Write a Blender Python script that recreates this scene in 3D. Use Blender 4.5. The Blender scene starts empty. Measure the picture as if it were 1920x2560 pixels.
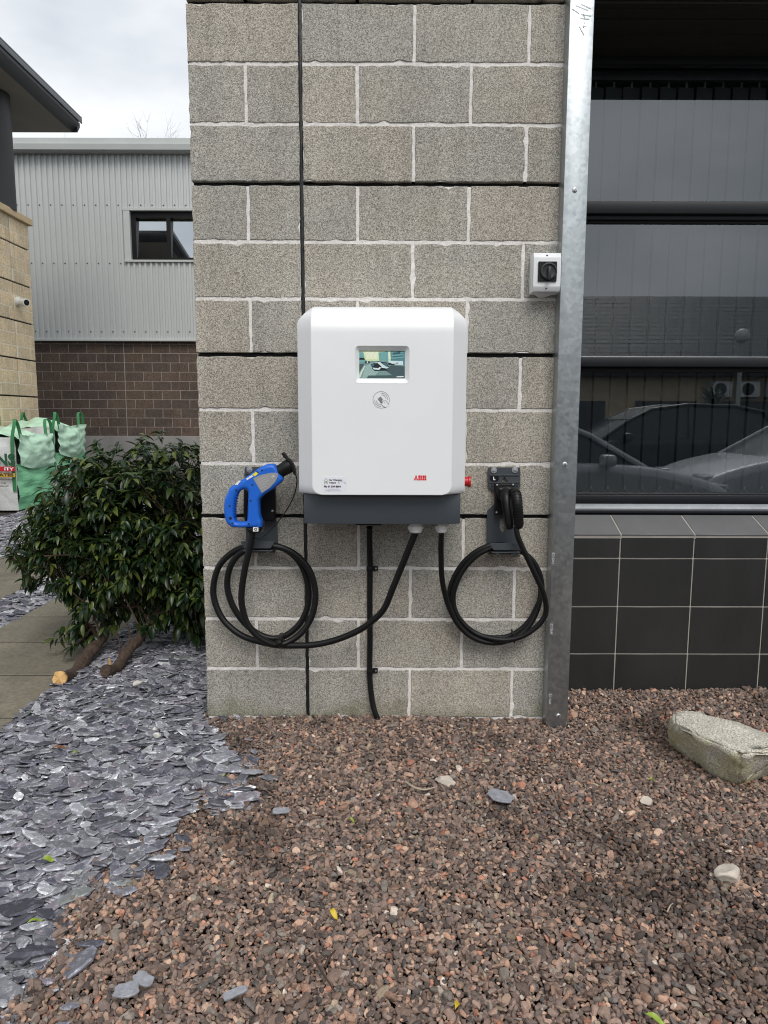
import bpy, bmesh, math, random
import numpy as np
from mathutils import Vector, Matrix, Euler, noise
R = math.radians
random.seed(7); rng = np.random.default_rng(7)
sc = bpy.context.scene
COL = sc.collection

# ------------------------------------------------------------------ camera
F, PITCH, ROLL, D, CH, CX = 1800.0, 0.1313, 0.0027, 2.7036, 1.1743, 0.2979
c_, s_ = math.cos(PITCH), math.sin(PITCH)
UP = Vector((0, s_, c_)); FW = Vector((0, c_, -s_)); RT = Vector((1, 0, 0))
RV = RT*math.cos(ROLL) + UP*math.sin(ROLL); UV = UP*math.cos(ROLL) - RT*math.sin(ROLL)
CAM = Vector((CX, -D, CH))
cam = bpy.data.cameras.new('camera'); cob = bpy.data.objects.new('camera', cam); COL.objects.link(cob)
m3 = Matrix((RV, UV, -FW)).transposed()
cob.matrix_world = Matrix.Translation(CAM) @ m3.to_4x4()
cam.sensor_fit = 'VERTICAL'; cam.sensor_height = 36; cam.sensor_width = 27
cam.lens = F/2560*36; cam.clip_start = 0.02; cam.clip_end = 2000
sc.camera = cob
# ------------------------------------------------------------------ sky, sun, exposure
SUN_EL, SUN_AZ = R(50), R(168)
w = bpy.data.worlds.new('World'); sc.world = w; w.use_nodes = True
nt = w.node_tree; nt.nodes.clear()
def N(t, ty, **k):
    n = t.nodes.new(ty)
    for a, b in k.items(): setattr(n, a, b)
    return n
sky = N(nt, 'ShaderNodeTexSky', sky_type='NISHITA', sun_disc=False, sun_elevation=SUN_EL, sun_rotation=SUN_AZ)
b1 = N(nt, 'ShaderNodeBackground'); b1.inputs[1].default_value = 0.09
tc = N(nt, 'ShaderNodeTexCoord')
mp = N(nt, 'ShaderNodeMapping'); mp.inputs['Scale'].default_value = (1, 1, 2.2); mp.inputs['Location'].default_value = (0.75, 0.3, 0.5)
nz = N(nt, 'ShaderNodeTexNoise'); nz.inputs['Scale'].default_value = 3.4; nz.inputs['Detail'].default_value = 5; nz.inputs['Roughness'].default_value = 0.5
cr = N(nt, 'ShaderNodeValToRGB')
cr.color_ramp.elements[0].position = 0.33; cr.color_ramp.elements[0].color = (0.48, 0.515, 0.56, 1)
cr.color_ramp.elements[1].position = 0.64; cr.color_ramp.elements[1].color = (0.76, 0.775, 0.79, 1)
b2 = N(nt, 'ShaderNodeBackground'); b2.inputs[1].default_value = 1.0
mx = N(nt, 'ShaderNodeMixShader'); mx.inputs[0].default_value = 0.92
wo = N(nt, 'ShaderNodeOutputWorld')
L = nt.links.new
L(sky.outputs[0], b1.inputs[0]); L(tc.outputs['Generated'], mp.inputs[0]); L(mp.outputs[0], nz.inputs[0])
L(nz.outputs[0], cr.inputs[0]); L(cr.outputs[0], b2.inputs[0])
L(b1.outputs[0], mx.inputs[1]); L(b2.outputs[0], mx.inputs[2]); L(mx.outputs[0], wo.inputs[0])
sl = bpy.data.lights.new('sun', 'SUN'); sl.energy = 1.5; sl.angle = R(32); sl.color = (1, 0.97, 0.93)
so = bpy.data.objects.new('sun', sl); COL.objects.link(so)
sd = Vector((math.sin(SUN_AZ)*math.cos(SUN_EL), math.cos(SUN_AZ)*math.cos(SUN_EL), math.sin(SUN_EL)))
so.rotation_euler = sd.to_track_quat('Z', 'Y').to_euler(); so.location = (0, -8, 12)
sc.view_settings.view_transform = 'Standard'; sc.view_settings.look = 'None'
sc.view_settings.exposure = 0.52; sc.view_settings.gamma = 1
sc.render.engine = 'CYCLES'; sc.cycles.use_denoising = True
sc.cycles.filter_width = 1.1; sc.cycles.max_bounces = 8; sc.cycles.transparent_max_bounces = 12

# ------------------------------------------------------------------ pixel -> place
def ray(px, py): return FW + RV*((px-960)/F) + UV*((1280-py)/F)
def onY(px, py, Y): d = ray(px, py); return CAM + d*((Y+D)/d.y)
def onZ(px, py, z=0.0): d = ray(px, py); return CAM + d*((z-CH)/d.z)
def onX(px, py, X): d = ray(px, py); return CAM + d*((X-CX)/d.x)

# ------------------------------------------------------------------ materials
MATS = {}
def ramp(t, stops):
    r = N(t, 'ShaderNodeValToRGB'); e = r.color_ramp.elements
    while len(e) < len(stops): e.new(0.5)
    for i, (p, c) in enumerate(stops): e[i].position = p; e[i].color = (*c, 1)
    return r
def M(name, col, rough=0.5, metal=0.0, var=0.0, vscale=3.0, bump=0.0, bscale=60.0, spec=0.5, coat=0.0, emit=None, rnd=0.0, speck=0.0, sscale=250, stretch=None, island=0.0, bdist=0.004):
    """principled material with procedural colour variation, specks and relief"""
    m = bpy.data.materials.new(name); m.use_nodes = True; t = m.node_tree; l = t.links.new
    p = t.nodes['Principled BSDF']; p.inputs['Roughness'].default_value = rough; p.inputs['Metallic'].default_value = metal
    p.inputs['Specular IOR Level'].default_value = spec; p.inputs['Coat Weight'].default_value = coat
    g = N(t, 'ShaderNodeNewGeometry'); pos = g.outputs['Position']
    if stretch:
        mpp = N(t, 'ShaderNodeMapping'); mpp.inputs['Scale'].default_value = stretch; l(pos, mpp.inputs[0]); pos = mpp.outputs[0]
    rgb = N(t, 'ShaderNodeRGB'); rgb.outputs[0].default_value = (*col, 1); out = rgb.outputs[0]
    def mulc(out, fac_socket, lo, hi):
        mr = N(t, 'ShaderNodeMapRange'); mr.inputs[3].default_value = lo; mr.inputs[4].default_value = hi; l(fac_socket, mr.inputs[0])
        mm = N(t, 'ShaderNodeMix', data_type='RGBA', blend_type='MULTIPLY'); mm.inputs[0].default_value = 1
        l(out, mm.inputs[6]); l(mr.outputs[0], mm.inputs[7]); return mm.outputs[2]
    if var:
        n = N(t, 'ShaderNodeTexNoise'); n.inputs['Scale'].default_value = vscale; n.inputs['Detail'].default_value = 6; n.inputs['Roughness'].default_value = 0.65
        l(pos, n.inputs[0]); out = mulc(out, n.outputs[0], 1-1.6*var, 1+1.6*var)
    if speck:
        n = N(t, 'ShaderNodeTexNoise'); n.inputs['Scale'].default_value = sscale; n.inputs['Detail'].default_value = 2
        l(pos, n.inputs[0]); out = mulc(out, n.outputs[0], 1-2.2*speck, 1+2.2*speck)
    if rnd:
        oi = N(t, 'ShaderNodeObjectInfo'); out = mulc(out, oi.outputs['Random'], 1-rnd, 1+rnd)
    if island: out = mulc(out, g.outputs['Random Per Island'], 1-island, 1+island)
    l(out, p.inputs['Base Color'])
    if bump:
        n = N(t, 'ShaderNodeTexNoise'); n.inputs['Scale'].default_value = bscale; n.inputs['Detail'].default_value = 4
        l(pos, n.inputs[0]); b = N(t, 'ShaderNodeBump'); b.inputs['Strength'].default_value = bump; b.inputs['Distance'].default_value = bdist
        l(n.outputs[0], b.inputs['Height']); l(b.outputs[0], p.inputs['Normal'])
    if emit: p.inputs['Base Color'].default_value = (.02, .02, .02, 1); t.links.remove(p.inputs['Base Color'].links[0]); l(out, p.inputs['Emission Color']); p.inputs['Emission Strength'].default_value = emit
    MATS[name] = m; return m
def s2l(*c): return tuple(((v/255+0.055)/1.055)**2.4 if v > 10 else v/255/12.92 for v in c)

# concrete block: exposed grain of light and dark grit, warm-grey drift within and between blocks, algae at the base
def block_mat(name, stops, tint_a, tint_b, algae=True, gscale=400):
    m = bpy.data.materials.new(name); m.use_nodes = True; t = m.node_tree; l = t.links.new; p = t.nodes['Principled BSDF']
    p.inputs['Roughness'].default_value = 0.92; p.inputs['Specular IOR Level'].default_value = 0.25
    g = N(t, 'ShaderNodeNewGeometry'); oi = N(t, 'ShaderNodeObjectInfo')
    n1 = N(t, 'ShaderNodeTexNoise'); n1.inputs['Scale'].default_value = gscale; n1.inputs['Detail'].default_value = 3; n1.inputs['Roughness'].default_value = 0.7
    v = N(t, 'ShaderNodeTexVoronoi'); v.inputs['Scale'].default_value = gscale*0.9
    l(g.outputs['Position'], n1.inputs[0]); l(g.outputs['Position'], v.inputs[0])
    mixf = N(t, 'ShaderNodeMix'); mixf.inputs[0].default_value = 0.45; l(n1.outputs[0], mixf.inputs[2])
    sep = N(t, 'ShaderNodeSeparateColor'); l(v.outputs['Color'], sep.inputs[0]); l(sep.outputs[0], mixf.inputs[3])
    r = ramp(t, stops); l(mixf.outputs[0], r.inputs[0])
    n2 = N(t, 'ShaderNodeTexNoise'); n2.inputs['Scale'].default_value = 5.5; n2.inputs['Detail'].default_value = 4; l(g.outputs['Position'], n2.inputs[0])
    ad = N(t, 'ShaderNodeMath', operation='ADD'); l(n2.outputs[0], ad.inputs[0])
    ms = N(t, 'ShaderNodeMath', operation='MULTIPLY_ADD'); ms.inputs[1].default_value = 0.5; ms.inputs[2].default_value = -0.25; l(oi.outputs['Random'], ms.inputs[0]); l(ms.outputs[0], ad.inputs[1])
    r2 = ramp(t, [(0.3, tint_a), (0.7, tint_b)]); l(ad.outputs[0], r2.inputs[0])
    mm = N(t, 'ShaderNodeMix', data_type='RGBA', blend_type='MULTIPLY'); mm.inputs[0].default_value = 1; l(r.outputs[0], mm.inputs[6]); l(r2.outputs[0], mm.inputs[7]); out = mm.outputs[2]
    n3 = N(t, 'ShaderNodeTexNoise'); n3.inputs['Scale'].default_value = 2.2; n3.inputs['Detail'].default_value = 5; l(g.outputs['Position'], n3.inputs[0])
    mr = N(t, 'ShaderNodeMapRange'); mr.inputs[1].default_value = 0.35; mr.inputs[2].default_value = 0.7; mr.inputs[3].default_value = 0.92; mr.inputs[4].default_value = 1.07; l(n3.outputs[0], mr.inputs[0])
    m4 = N(t, 'ShaderNodeMix', data_type='RGBA', blend_type='MULTIPLY'); m4.inputs[0].default_value = 1; l(out, m4.inputs[6]); l(mr.outputs[0], m4.inputs[7]); out = m4.outputs[2]
    mpz = N(t, 'ShaderNodeMapping'); mpz.inputs['Scale'].default_value = (14, 14, 1.1); l(g.outputs['Position'], mpz.inputs[0])     # rain streaks
    nst = N(t, 'ShaderNodeTexNoise'); nst.inputs['Scale'].default_value = 1; nst.inputs['Detail'].default_value = 5; l(mpz.outputs[0], nst.inputs[0])
    mst = N(t, 'ShaderNodeMapRange'); mst.inputs[1].default_value = 0.3; mst.inputs[2].default_value = 0.7; mst.inputs[3].default_value = 0.90; mst.inputs[4].default_value = 1.09; l(nst.outputs[0], mst.inputs[0])
    m6 = N(t, 'ShaderNodeMix', data_type='RGBA', blend_type='MULTIPLY'); m6.inputs[0].default_value = 1; l(out, m6.inputs[6]); l(mst.outputs[0], m6.inputs[7]); out = m6.outputs[2]
    if algae:
        sx = N(t, 'ShaderNodeSeparateXYZ'); l(g.outputs['Position'], sx.inputs[0])
        n4 = N(t, 'ShaderNodeTexNoise'); n4.inputs['Scale'].default_value = 9; n4.inputs['Detail'].default_value = 6; l(g.outputs['Position'], n4.inputs[0])
        ma = N(t, 'ShaderNodeMath', operation='MULTIPLY_ADD'); ma.inputs[1].default_value = 0.22; l(n4.outputs[0], ma.inputs[0]); 
        mz = N(t, 'ShaderNodeMath', operation='MULTIPLY'); mz.inputs[1].default_value = -1.0; l(sx.outputs[2], mz.inputs[0]); l(mz.outputs[0], ma.inputs[2])
        mr2 = N(t, 'ShaderNodeMapRange'); mr2.inputs[1].default_value = 0.035; mr2.inputs[2].default_value = 0.125; mr2.inputs[4].default_value = 0.55; l(ma.outputs[0], mr2.inputs[0])
        m5 = N(t, 'ShaderNodeMix', data_type='RGBA'); l(mr2.outputs[0], m5.inputs[0]); l(out, m5.inputs[6]); m5.inputs[7].default_value = (0.13, 0.125, 0.05, 1); out = m5.outputs[2]
    l(out, p.inputs['Base Color'])
    b = N(t, 'ShaderNodeBump'); b.inputs['Strength'].default_value = 0.75; b.inputs['Distance'].default_value = 0.003; l(mixf.outputs[0], b.inputs['Height']); l(b.outputs[0], p.inputs['Normal'])
    MATS[name] = m; return m
block_mat('grey_block', [(0.27, (0.15, 0.141, 0.126)), (0.40, (0.305, 0.288, 0.258)), (0.54, (0.40, 0.380, 0.341)), (0.74, (0.60, 0.578, 0.526))], (0.95, 0.96, 0.945), (1.065, 1.02, 0.96))
block_mat('beige_block', [(0.30, (0.58, 0.46, 0.30)), (0.5, (0.74, 0.60, 0.41)), (0.7, (0.86, 0.73, 0.52))], (0.84, 0.84, 0.84), (1.05, 1.02, 0.98), False, 90)
block_mat('brown_block', [(0.30, (0.065, 0.049, 0.040)), (0.5, (0.10, 0.076, 0.062)), (0.7, (0.14, 0.108, 0.09))], (0.85, 0.85, 0.87), (1.15, 1.08, 1.0), False, 90)
M('mortar', (0.72, 0.69, 0.66), 0.95, var=0.10, vscale=30, speck=0.10, sscale=160, bump=0.8, bscale=140)
M('brown_mortar', (0.36, 0.31, 0.275), 0.95, var=0.2, vscale=6)
M('joint_black', (0.006, 0.006, 0.007), 0.8, bump=0.4, bscale=90)
M('sealant', (0.008, 0.008, 0.009), 0.45, bump=0.5, bscale=60)
M('cover_white', (0.80, 0.81, 0.815), 0.34, spec=0.45, var=0.022, vscale=5, bump=0.06, bscale=420, bdist=0.001)
M('bezel_white', (0.80, 0.81, 0.82), 0.35)
M('box_grey', (0.050, 0.060, 0.070), 0.42, bump=0.12, bscale=500, var=0.05, vscale=6, bdist=0.001)
M('bracket_grey', (0.050, 0.058, 0.066), 0.42, bump=0.12, bscale=420, var=0.06, vscale=9, bdist=0.001)
M('black_plastic', (0.006, 0.006, 0.0065), 0.42, spec=0.3, bump=0.15, bscale=300, bdist=0.001)
M('black_rubber', (0.006, 0.006, 0.0065), 0.46, spec=0.28, bump=0.12, bscale=120, var=0.15, vscale=14, bdist=0.002)
M('gland_white', (0.70, 0.70, 0.68), 0.45)
M('red_plastic', (0.50, 0.012, 0.016), 0.35)
M('red_print', (0.70, 0.012, 0.02), 0.5)
M('grey_print', (0.20, 0.20, 0.22), 0.6)
M('black_print', (0.02, 0.02, 0.025), 0.6)
M('label_white', (0.78, 0.78, 0.84), 0.4)
M('pure_white', (0.85, 0.85, 0.85), 0.5)
M('green_print', (0.14, 0.42, 0.05), 0.6)
M('blue_plastic', (0.010, 0.125, 0.60), 0.40, bump=0.12, bscale=350, var=0.04, vscale=18, bdist=0.001)
M('plate_grey', (0.30, 0.30, 0.30), 0.45)
M('yellow_print', (0.85, 0.75, 0.03), 0.5)
M('washer', (0.55, 0.56, 0.57), 0.35, metal=0.85, bump=0.2, bscale=200)
M('iso_white', (0.72, 0.73, 0.74), 0.45, var=0.02)
M('knob_grey', (0.022, 0.025, 0.028), 0.4)
def galv():
    m = bpy.data.materials.new('galvanised'); m.use_nodes = True; t = m.node_tree; l = t.links.new; p = t.nodes['Principled BSDF']
    p.inputs['Metallic'].default_value = 0.9
    g = N(t, 'ShaderNodeNewGeometry')
    v = N(t, 'ShaderNodeTexVoronoi'); v.inputs['Scale'].default_value = 75; l(g.outputs['Position'], v.inputs[0])
    n = N(t, 'ShaderNodeTexNoise'); n.inputs['Scale'].default_value = 14; n.inputs['Detail'].default_value = 6; l(g.outputs['Position'], n.inputs[0])
    sp = N(t, 'ShaderNodeSeparateColor'); l(v.outputs['Color'], sp.inputs[0])
    mf = N(t, 'ShaderNodeMix'); mf.inputs[0].default_value = 0.6; l(sp.outputs[0], mf.inputs[2]); l(n.outputs[0], mf.inputs[3])
    r = ramp(t, [(0.2, (0.36, 0.39, 0.405)), (0.8, (0.50, 0.535, 0.55))]); l(mf.outputs[0], r.inputs[0]); l(r.outputs[0], p.inputs['Base Color'])
    mr = N(t, 'ShaderNodeMapRange'); mr.inputs[3].default_value = 0.30; mr.inputs[4].default_value = 0.46; l(mf.outputs[0], mr.inputs[0]); l(mr.outputs[0], p.inputs['Roughness'])
    MATS['galvanised'] = m
galv()
M('tile_black', (0.020, 0.0195, 0.019), 0.42, var=0.30, vscale=6, stretch=(1, 1, .35), speck=0.05, sscale=200, bump=0.15, bscale=250, rnd=0.12, bdist=0.001)
M('sill_tile', (0.125, 0.125, 0.127), 0.5, var=0.15, vscale=8, bump=0.15, bscale=250, rnd=0.1, bdist=0.001)
M('grout', (0.36, 0.34, 0.30), 0.9, var=0.2, vscale=20)
M('frame_dark', (0.011, 0.013, 0.016), 0.42, spec=0.3, var=0.15, vscale=12, bump=0.1, bscale=200, bdist=0.001)
M('frame_sill', (0.22, 0.235, 0.25), 0.5, metal=0.5, var=0.2, vscale=14, bump=0.2, bscale=60)
M('soffit_board', (0.020, 0.019, 0.015), 0.85, var=0.3, vscale=7, stretch=(0.3, 3, 3), bump=0.5, bscale=40)
M('blind_fabric', (0.21, 0.235, 0.25), 0.85, bump=0.1, bscale=400, rnd=0.06)
M('blind_bead', (0.75, 0.75, 0.73), 0.6)
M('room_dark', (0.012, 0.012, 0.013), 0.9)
M('concrete_lintel', (0.20, 0.19, 0.17), 0.9, var=0.15, vscale=5, bump=0.3, bscale=80)
def glass(name, ior, tint):
    m = bpy.data.materials.new(name); m.use_nodes = True; t = m.node_tree; l = t.links.new; t.nodes.remove(t.nodes['Principled BSDF'])
    f = N(t, 'ShaderNodeFresnel'); f.inputs[0].default_value = ior
    tr = N(t, 'ShaderNodeBsdfTransparent'); tr.inputs[0].default_value = (*tint, 1)
    gl = N(t, 'ShaderNodeBsdfGlossy'); gl.inputs['Roughness'].default_value = 0.0; gl.inputs[0].default_value = (0.93, 0.97, 1, 1)
    ms = N(t, 'ShaderNodeMixShader'); l(f.outputs[0], ms.inputs[0]); l(tr.outputs[0], ms.inputs[1]); l(gl.outputs[0], ms.inputs[2]); l(ms.outputs[0], t.nodes['Material Output'].inputs[0])
    MATS[name] = m
glass('window_glass', 2.2, (0.72, 0.76, 0.76)); glass('shed_glass', 7.0, (0.4, 0.43, 0.43)); glass('car_glass', 1.8, (0.2, 0.22, 0.22))
M('cladding', (0.51, 0.525, 0.515), 0.42, var=0.06, vscale=1.2, metal=0.15, stretch=(1, 1, 0.25))
M('fascia_metal', (0.46, 0.48, 0.465), 0.45, var=0.08, vscale=2)
M('screw_dark', (0.07, 0.07, 0.07), 0.6)
M('plinth', (0.21, 0.20, 0.19), 0.9, var=0.25, vscale=2.5, bump=0.4, bscale=30, stretch=(1, 1, 0.5))
M('roof_fascia', (0.030, 0.032, 0.036), 0.5, var=0.1)
M('roof_lip', (0.10, 0.11, 0.12), 0.45)
M('soffit_grey', (0.35, 0.33, 0.31), 0.85, var=0.15, vscale=1.5)
M('column_dark', (0.028, 0.029, 0.031), 0.5, var=0.1)
M('slate_roof', (0.13, 0.135, 0.14), 0.42, rnd=0.07, var=0.14, vscale=3)
M('coping', (0.62, 0.47, 0.29), 0.9, var=0.12, vscale=5)
M('camera_white', (0.72, 0.73, 0.70), 0.4)
M('bark_bare', (0.30, 0.26, 0.25), 0.9)
M('bark', (0.062, 0.040, 0.028), 0.85, var=0.55, vscale=40, bump=1.0, bscale=60, bdist=.01)
M('fresh_wood', (0.62, 0.38, 0.15), 0.75, var=0.25, vscale=45, bump=0.6, bscale=80)
M('twig', (0.055, 0.030, 0.020), 0.8, var=0.2, vscale=20)
M('paving', (0.165, 0.146, 0.108), 0.85, var=0.36, vscale=5, speck=0.2, sscale=45, bump=0.35, bscale=110, rnd=0.13)
M('paving_joint', (0.012, 0.011, 0.01), 0.95)
M('soil', (0.022, 0.017, 0.014), 0.95, var=0.3, vscale=12, bump=0.6, bscale=60)
M('tarmac', (0.055, 0.055, 0.055), 0.9, var=0.15, vscale=2, speck=0.15, sscale=120)
M('granite', (0.40, 0.385, 0.34), 0.85, var=0.2, vscale=7, speck=0.42, sscale=210, bump=0.7, bscale=160)
M('pale_stone', (0.52, 0.46, 0.39), 0.85, var=0.25, vscale=30, bump=0.6, bscale=90)
M('white_stone', (0.62, 0.60, 0.54), 0.8, var=0.15, vscale=40)
M('bag_white', (0.66, 0.67, 0.66), 0.5, var=0.05, vscale=4, bump=0.5, bscale=9, bdist=0.03)
M('bag_green', (0.21, 0.55, 0.30), 0.45, var=0.12, vscale=5, bump=0.6, bscale=7, stretch=(1, 0.5, 2.6), bdist=0.03)
M('bag_pale', (0.48, 0.71, 0.53), 0.45, var=0.12, vscale=5, bump=0.6, bscale=9, bdist=0.03)
M('strap_green', (0.035, 0.20, 0.075), 0.6, bump=0.3, bscale=200)
M('bag_text', (0.02, 0.10, 0.045), 0.6); M('bag_red', (0.55, 0.02, 0.03), 0.6); M('bag_yellow', (0.72, 0.42, 0.02), 0.6)
M('leaf_yellow', (0.55, 0.40, 0.02), 0.5, var=.2, vscale=60); M('leaf_lime', (0.24, 0.33, 0.035), 0.5, var=.2, vscale=60); M('leaf_brown', (0.20, 0.075, 0.035), 0.7)
M('car_silver', (0.66, 0.68, 0.70), 0.35, metal=0.15, coat=0.5); M('car_black', (0.02, 0.022, 0.025), 0.3, coat=0.3)
M('tyre', (0.015, 0.015, 0.015), 0.8); M('rim', (0.35, 0.35, 0.36), 0.35, metal=0.8)
M('light_red', (0.35, 0.01, 0.01), 0.3); M('light_clear', (0.6, 0.6, 0.6), 0.15)
M('lamp_globe', (0.75, 0.75, 0.73), 0.3); M('palm_leaf', (0.06, 0.085, 0.03), 0.6, island=0.3)
M('door_dark', (0.03, 0.033, 0.036), 0.5)
def leaf_mat():
    m = bpy.data.materials.new('laurel_leaf'); m.use_nodes = True; t = m.node_tree; l = t.links.new; p = t.nodes['Principled BSDF']
    g = N(t, 'ShaderNodeNewGeometry'); oi = N(t, 'ShaderNodeObjectInfo')
    ad = N(t, 'ShaderNodeMath', operation='ADD'); l(g.outputs['Random Per Island'], ad.inputs[0]); l(oi.outputs['Random'], ad.inputs[1])
    fr = N(t, 'ShaderNodeMath', operation='FRACT'); l(ad.outputs[0], fr.inputs[0])
    r = ramp(t, [(0.0, (0.007, 0.022, 0.009)), (0.5, (0.013, 0.034, 0.009)), (0.72, (0.045, 0.072, 0.014)), (1.0, (0.13, 0.16, 0.035))]); l(fr.outputs[0], r.inputs[0])
    mm = N(t, 'ShaderNodeMix', data_type='RGBA'); l(g.outputs['Backfacing'], mm.inputs[0]); l(r.outputs[0], mm.inputs[6]); mm.inputs[7].default_value = (0.05, 0.075, 0.025, 1)
    l(mm.outputs[2], p.inputs['Base Color']); p.inputs['Roughness'].default_value = 0.34; p.inputs['Specular IOR Level'].default_value = 0.45
    tl = N(t, 'ShaderNodeBsdfTranslucent'); tl.inputs[0].default_value = (0.07, 0.13, 0.02, 1)
    ms = N(t, 'ShaderNodeMixShader'); ms.inputs[0].default_value = 0.12; l(p.outputs[0], ms.inputs[1]); l(tl.outputs[0], ms.inputs[2]); l(ms.outputs[0], t.nodes['Material Output'].inputs[0])
    MATS['laurel_leaf'] = m
leaf_mat()
def inst_mat(name, rough, veins, gain=1.0):
    m = bpy.data.materials.new(name); m.use_nodes = True; t = m.node_tree; l = t.links.new; p = t.nodes['Principled BSDF']
    p.inputs['Roughness'].default_value = rough; p.inputs['Specular IOR Level'].default_value = 0.35
    a = N(t, 'ShaderNodeAttribute', attribute_type='INSTANCER', attribute_name='tint')
    g = N(t, 'ShaderNodeNewGeometry'); n = N(t, 'ShaderNodeTexNoise'); n.inputs['Scale'].default_value = 110 if not veins else 75; n.inputs['Detail'].default_value = 5; n.inputs['Roughness'].default_value = 0.7
    l(g.outputs['Position'], n.inputs[0])
    if veins: r = ramp(t, [(0.32, (0.72, 0.72, 0.74)), (0.53, (0.92, 0.92, 0.93)), (0.60, (1.35, 1.35, 1.34)), (0.70, (2.3, 2.3, 2.26))])
    else: r = ramp(t, [(0.3, (0.68, 0.68, 0.70)), (0.7, (1.32, 1.30, 1.28))])
    l(n.outputs[0], r.inputs[0])
    for e in r.color_ramp.elements: e.color = tuple(q*gain for q in e.color[:3])+(1,)
    mm = N(t, 'ShaderNodeMix', data_type='RGBA', blend_type='MULTIPLY'); mm.inputs[0].default_value = 1; l(a.outputs['Color'], mm.inputs[6]); l(r.outputs[0], mm.inputs[7]); l(mm.outputs[2], p.inputs['Base Color'])
    b = N(t, 'ShaderNodeBump'); b.inputs['Strength'].default_value = 0.5; b.inputs['Distance'].default_value = 0.002; l(n.outputs[0], b.inputs['Height']); l(b.outputs[0], p.inputs['Normal'])
    MATS[name] = m
inst_mat('pebble', 0.72, False); inst_mat('slate_chip', 0.55, True); inst_mat('slate_edge', 0.7, True, 1.6)

# ------------------------------------------------------------------ building helpers
ORG = {}
def mesh(name, v, f, mat=None, smooth=False, mats=None, mi=None):
    me = bpy.data.meshes.new(name); me.from_pydata([tuple(p) for p in v], [], f)
    for mm in (mats or [mat]):
        if mm: me.materials.append(MATS[mm])
    if mi: me.polygons.foreach_set('material_index', mi)
    if smooth: me.polygons.foreach_set('use_smooth', [True]*len(me.polygons))
    me.update(); return me
def put(name, me, parent=None, org=None, kind=None):
    """link a mesh whose vertices are in world coordinates; a child is shifted to its parent's origin"""
    o = bpy.data.objects.new(name, me); COL.objects.link(o)
    if parent is not None:
        pl = ORG[parent.name]; me.transform(Matrix.Translation(-pl)); o.parent = parent; ORG[o.name] = pl
    elif org is not None:
        org = Vector(org); me.transform(Matrix.Translation(-org)); o.location = org; ORG[o.name] = org
    else: ORG[o.name] = Vector()
    if kind: o['kind'] = kind
    return o
def piece(name, me, parent, loc, mat=None):
    """another object on a shared mesh, placed at world location loc under parent"""
    o = bpy.data.objects.new(name, me); COL.objects.link(o); o.parent = parent; o.location = Vector(loc)-ORG[parent.name]; ORG[o.name] = Vector(loc); return o
def tag(o, label, cat, group=None):
    o['label'] = label; o['category'] = cat
    if group: o['group'] = group
    return o
def thing(name, loc, label, cat, group=None):
    o = bpy.data.objects.new(name, None); COL.objects.link(o); o.empty_display_size = 0.1; o.location = Vector(loc); ORG[o.name] = Vector(loc)
    return tag(o, label, cat, group)
def struct(name, me): return put(name, me, kind='structure')
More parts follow.
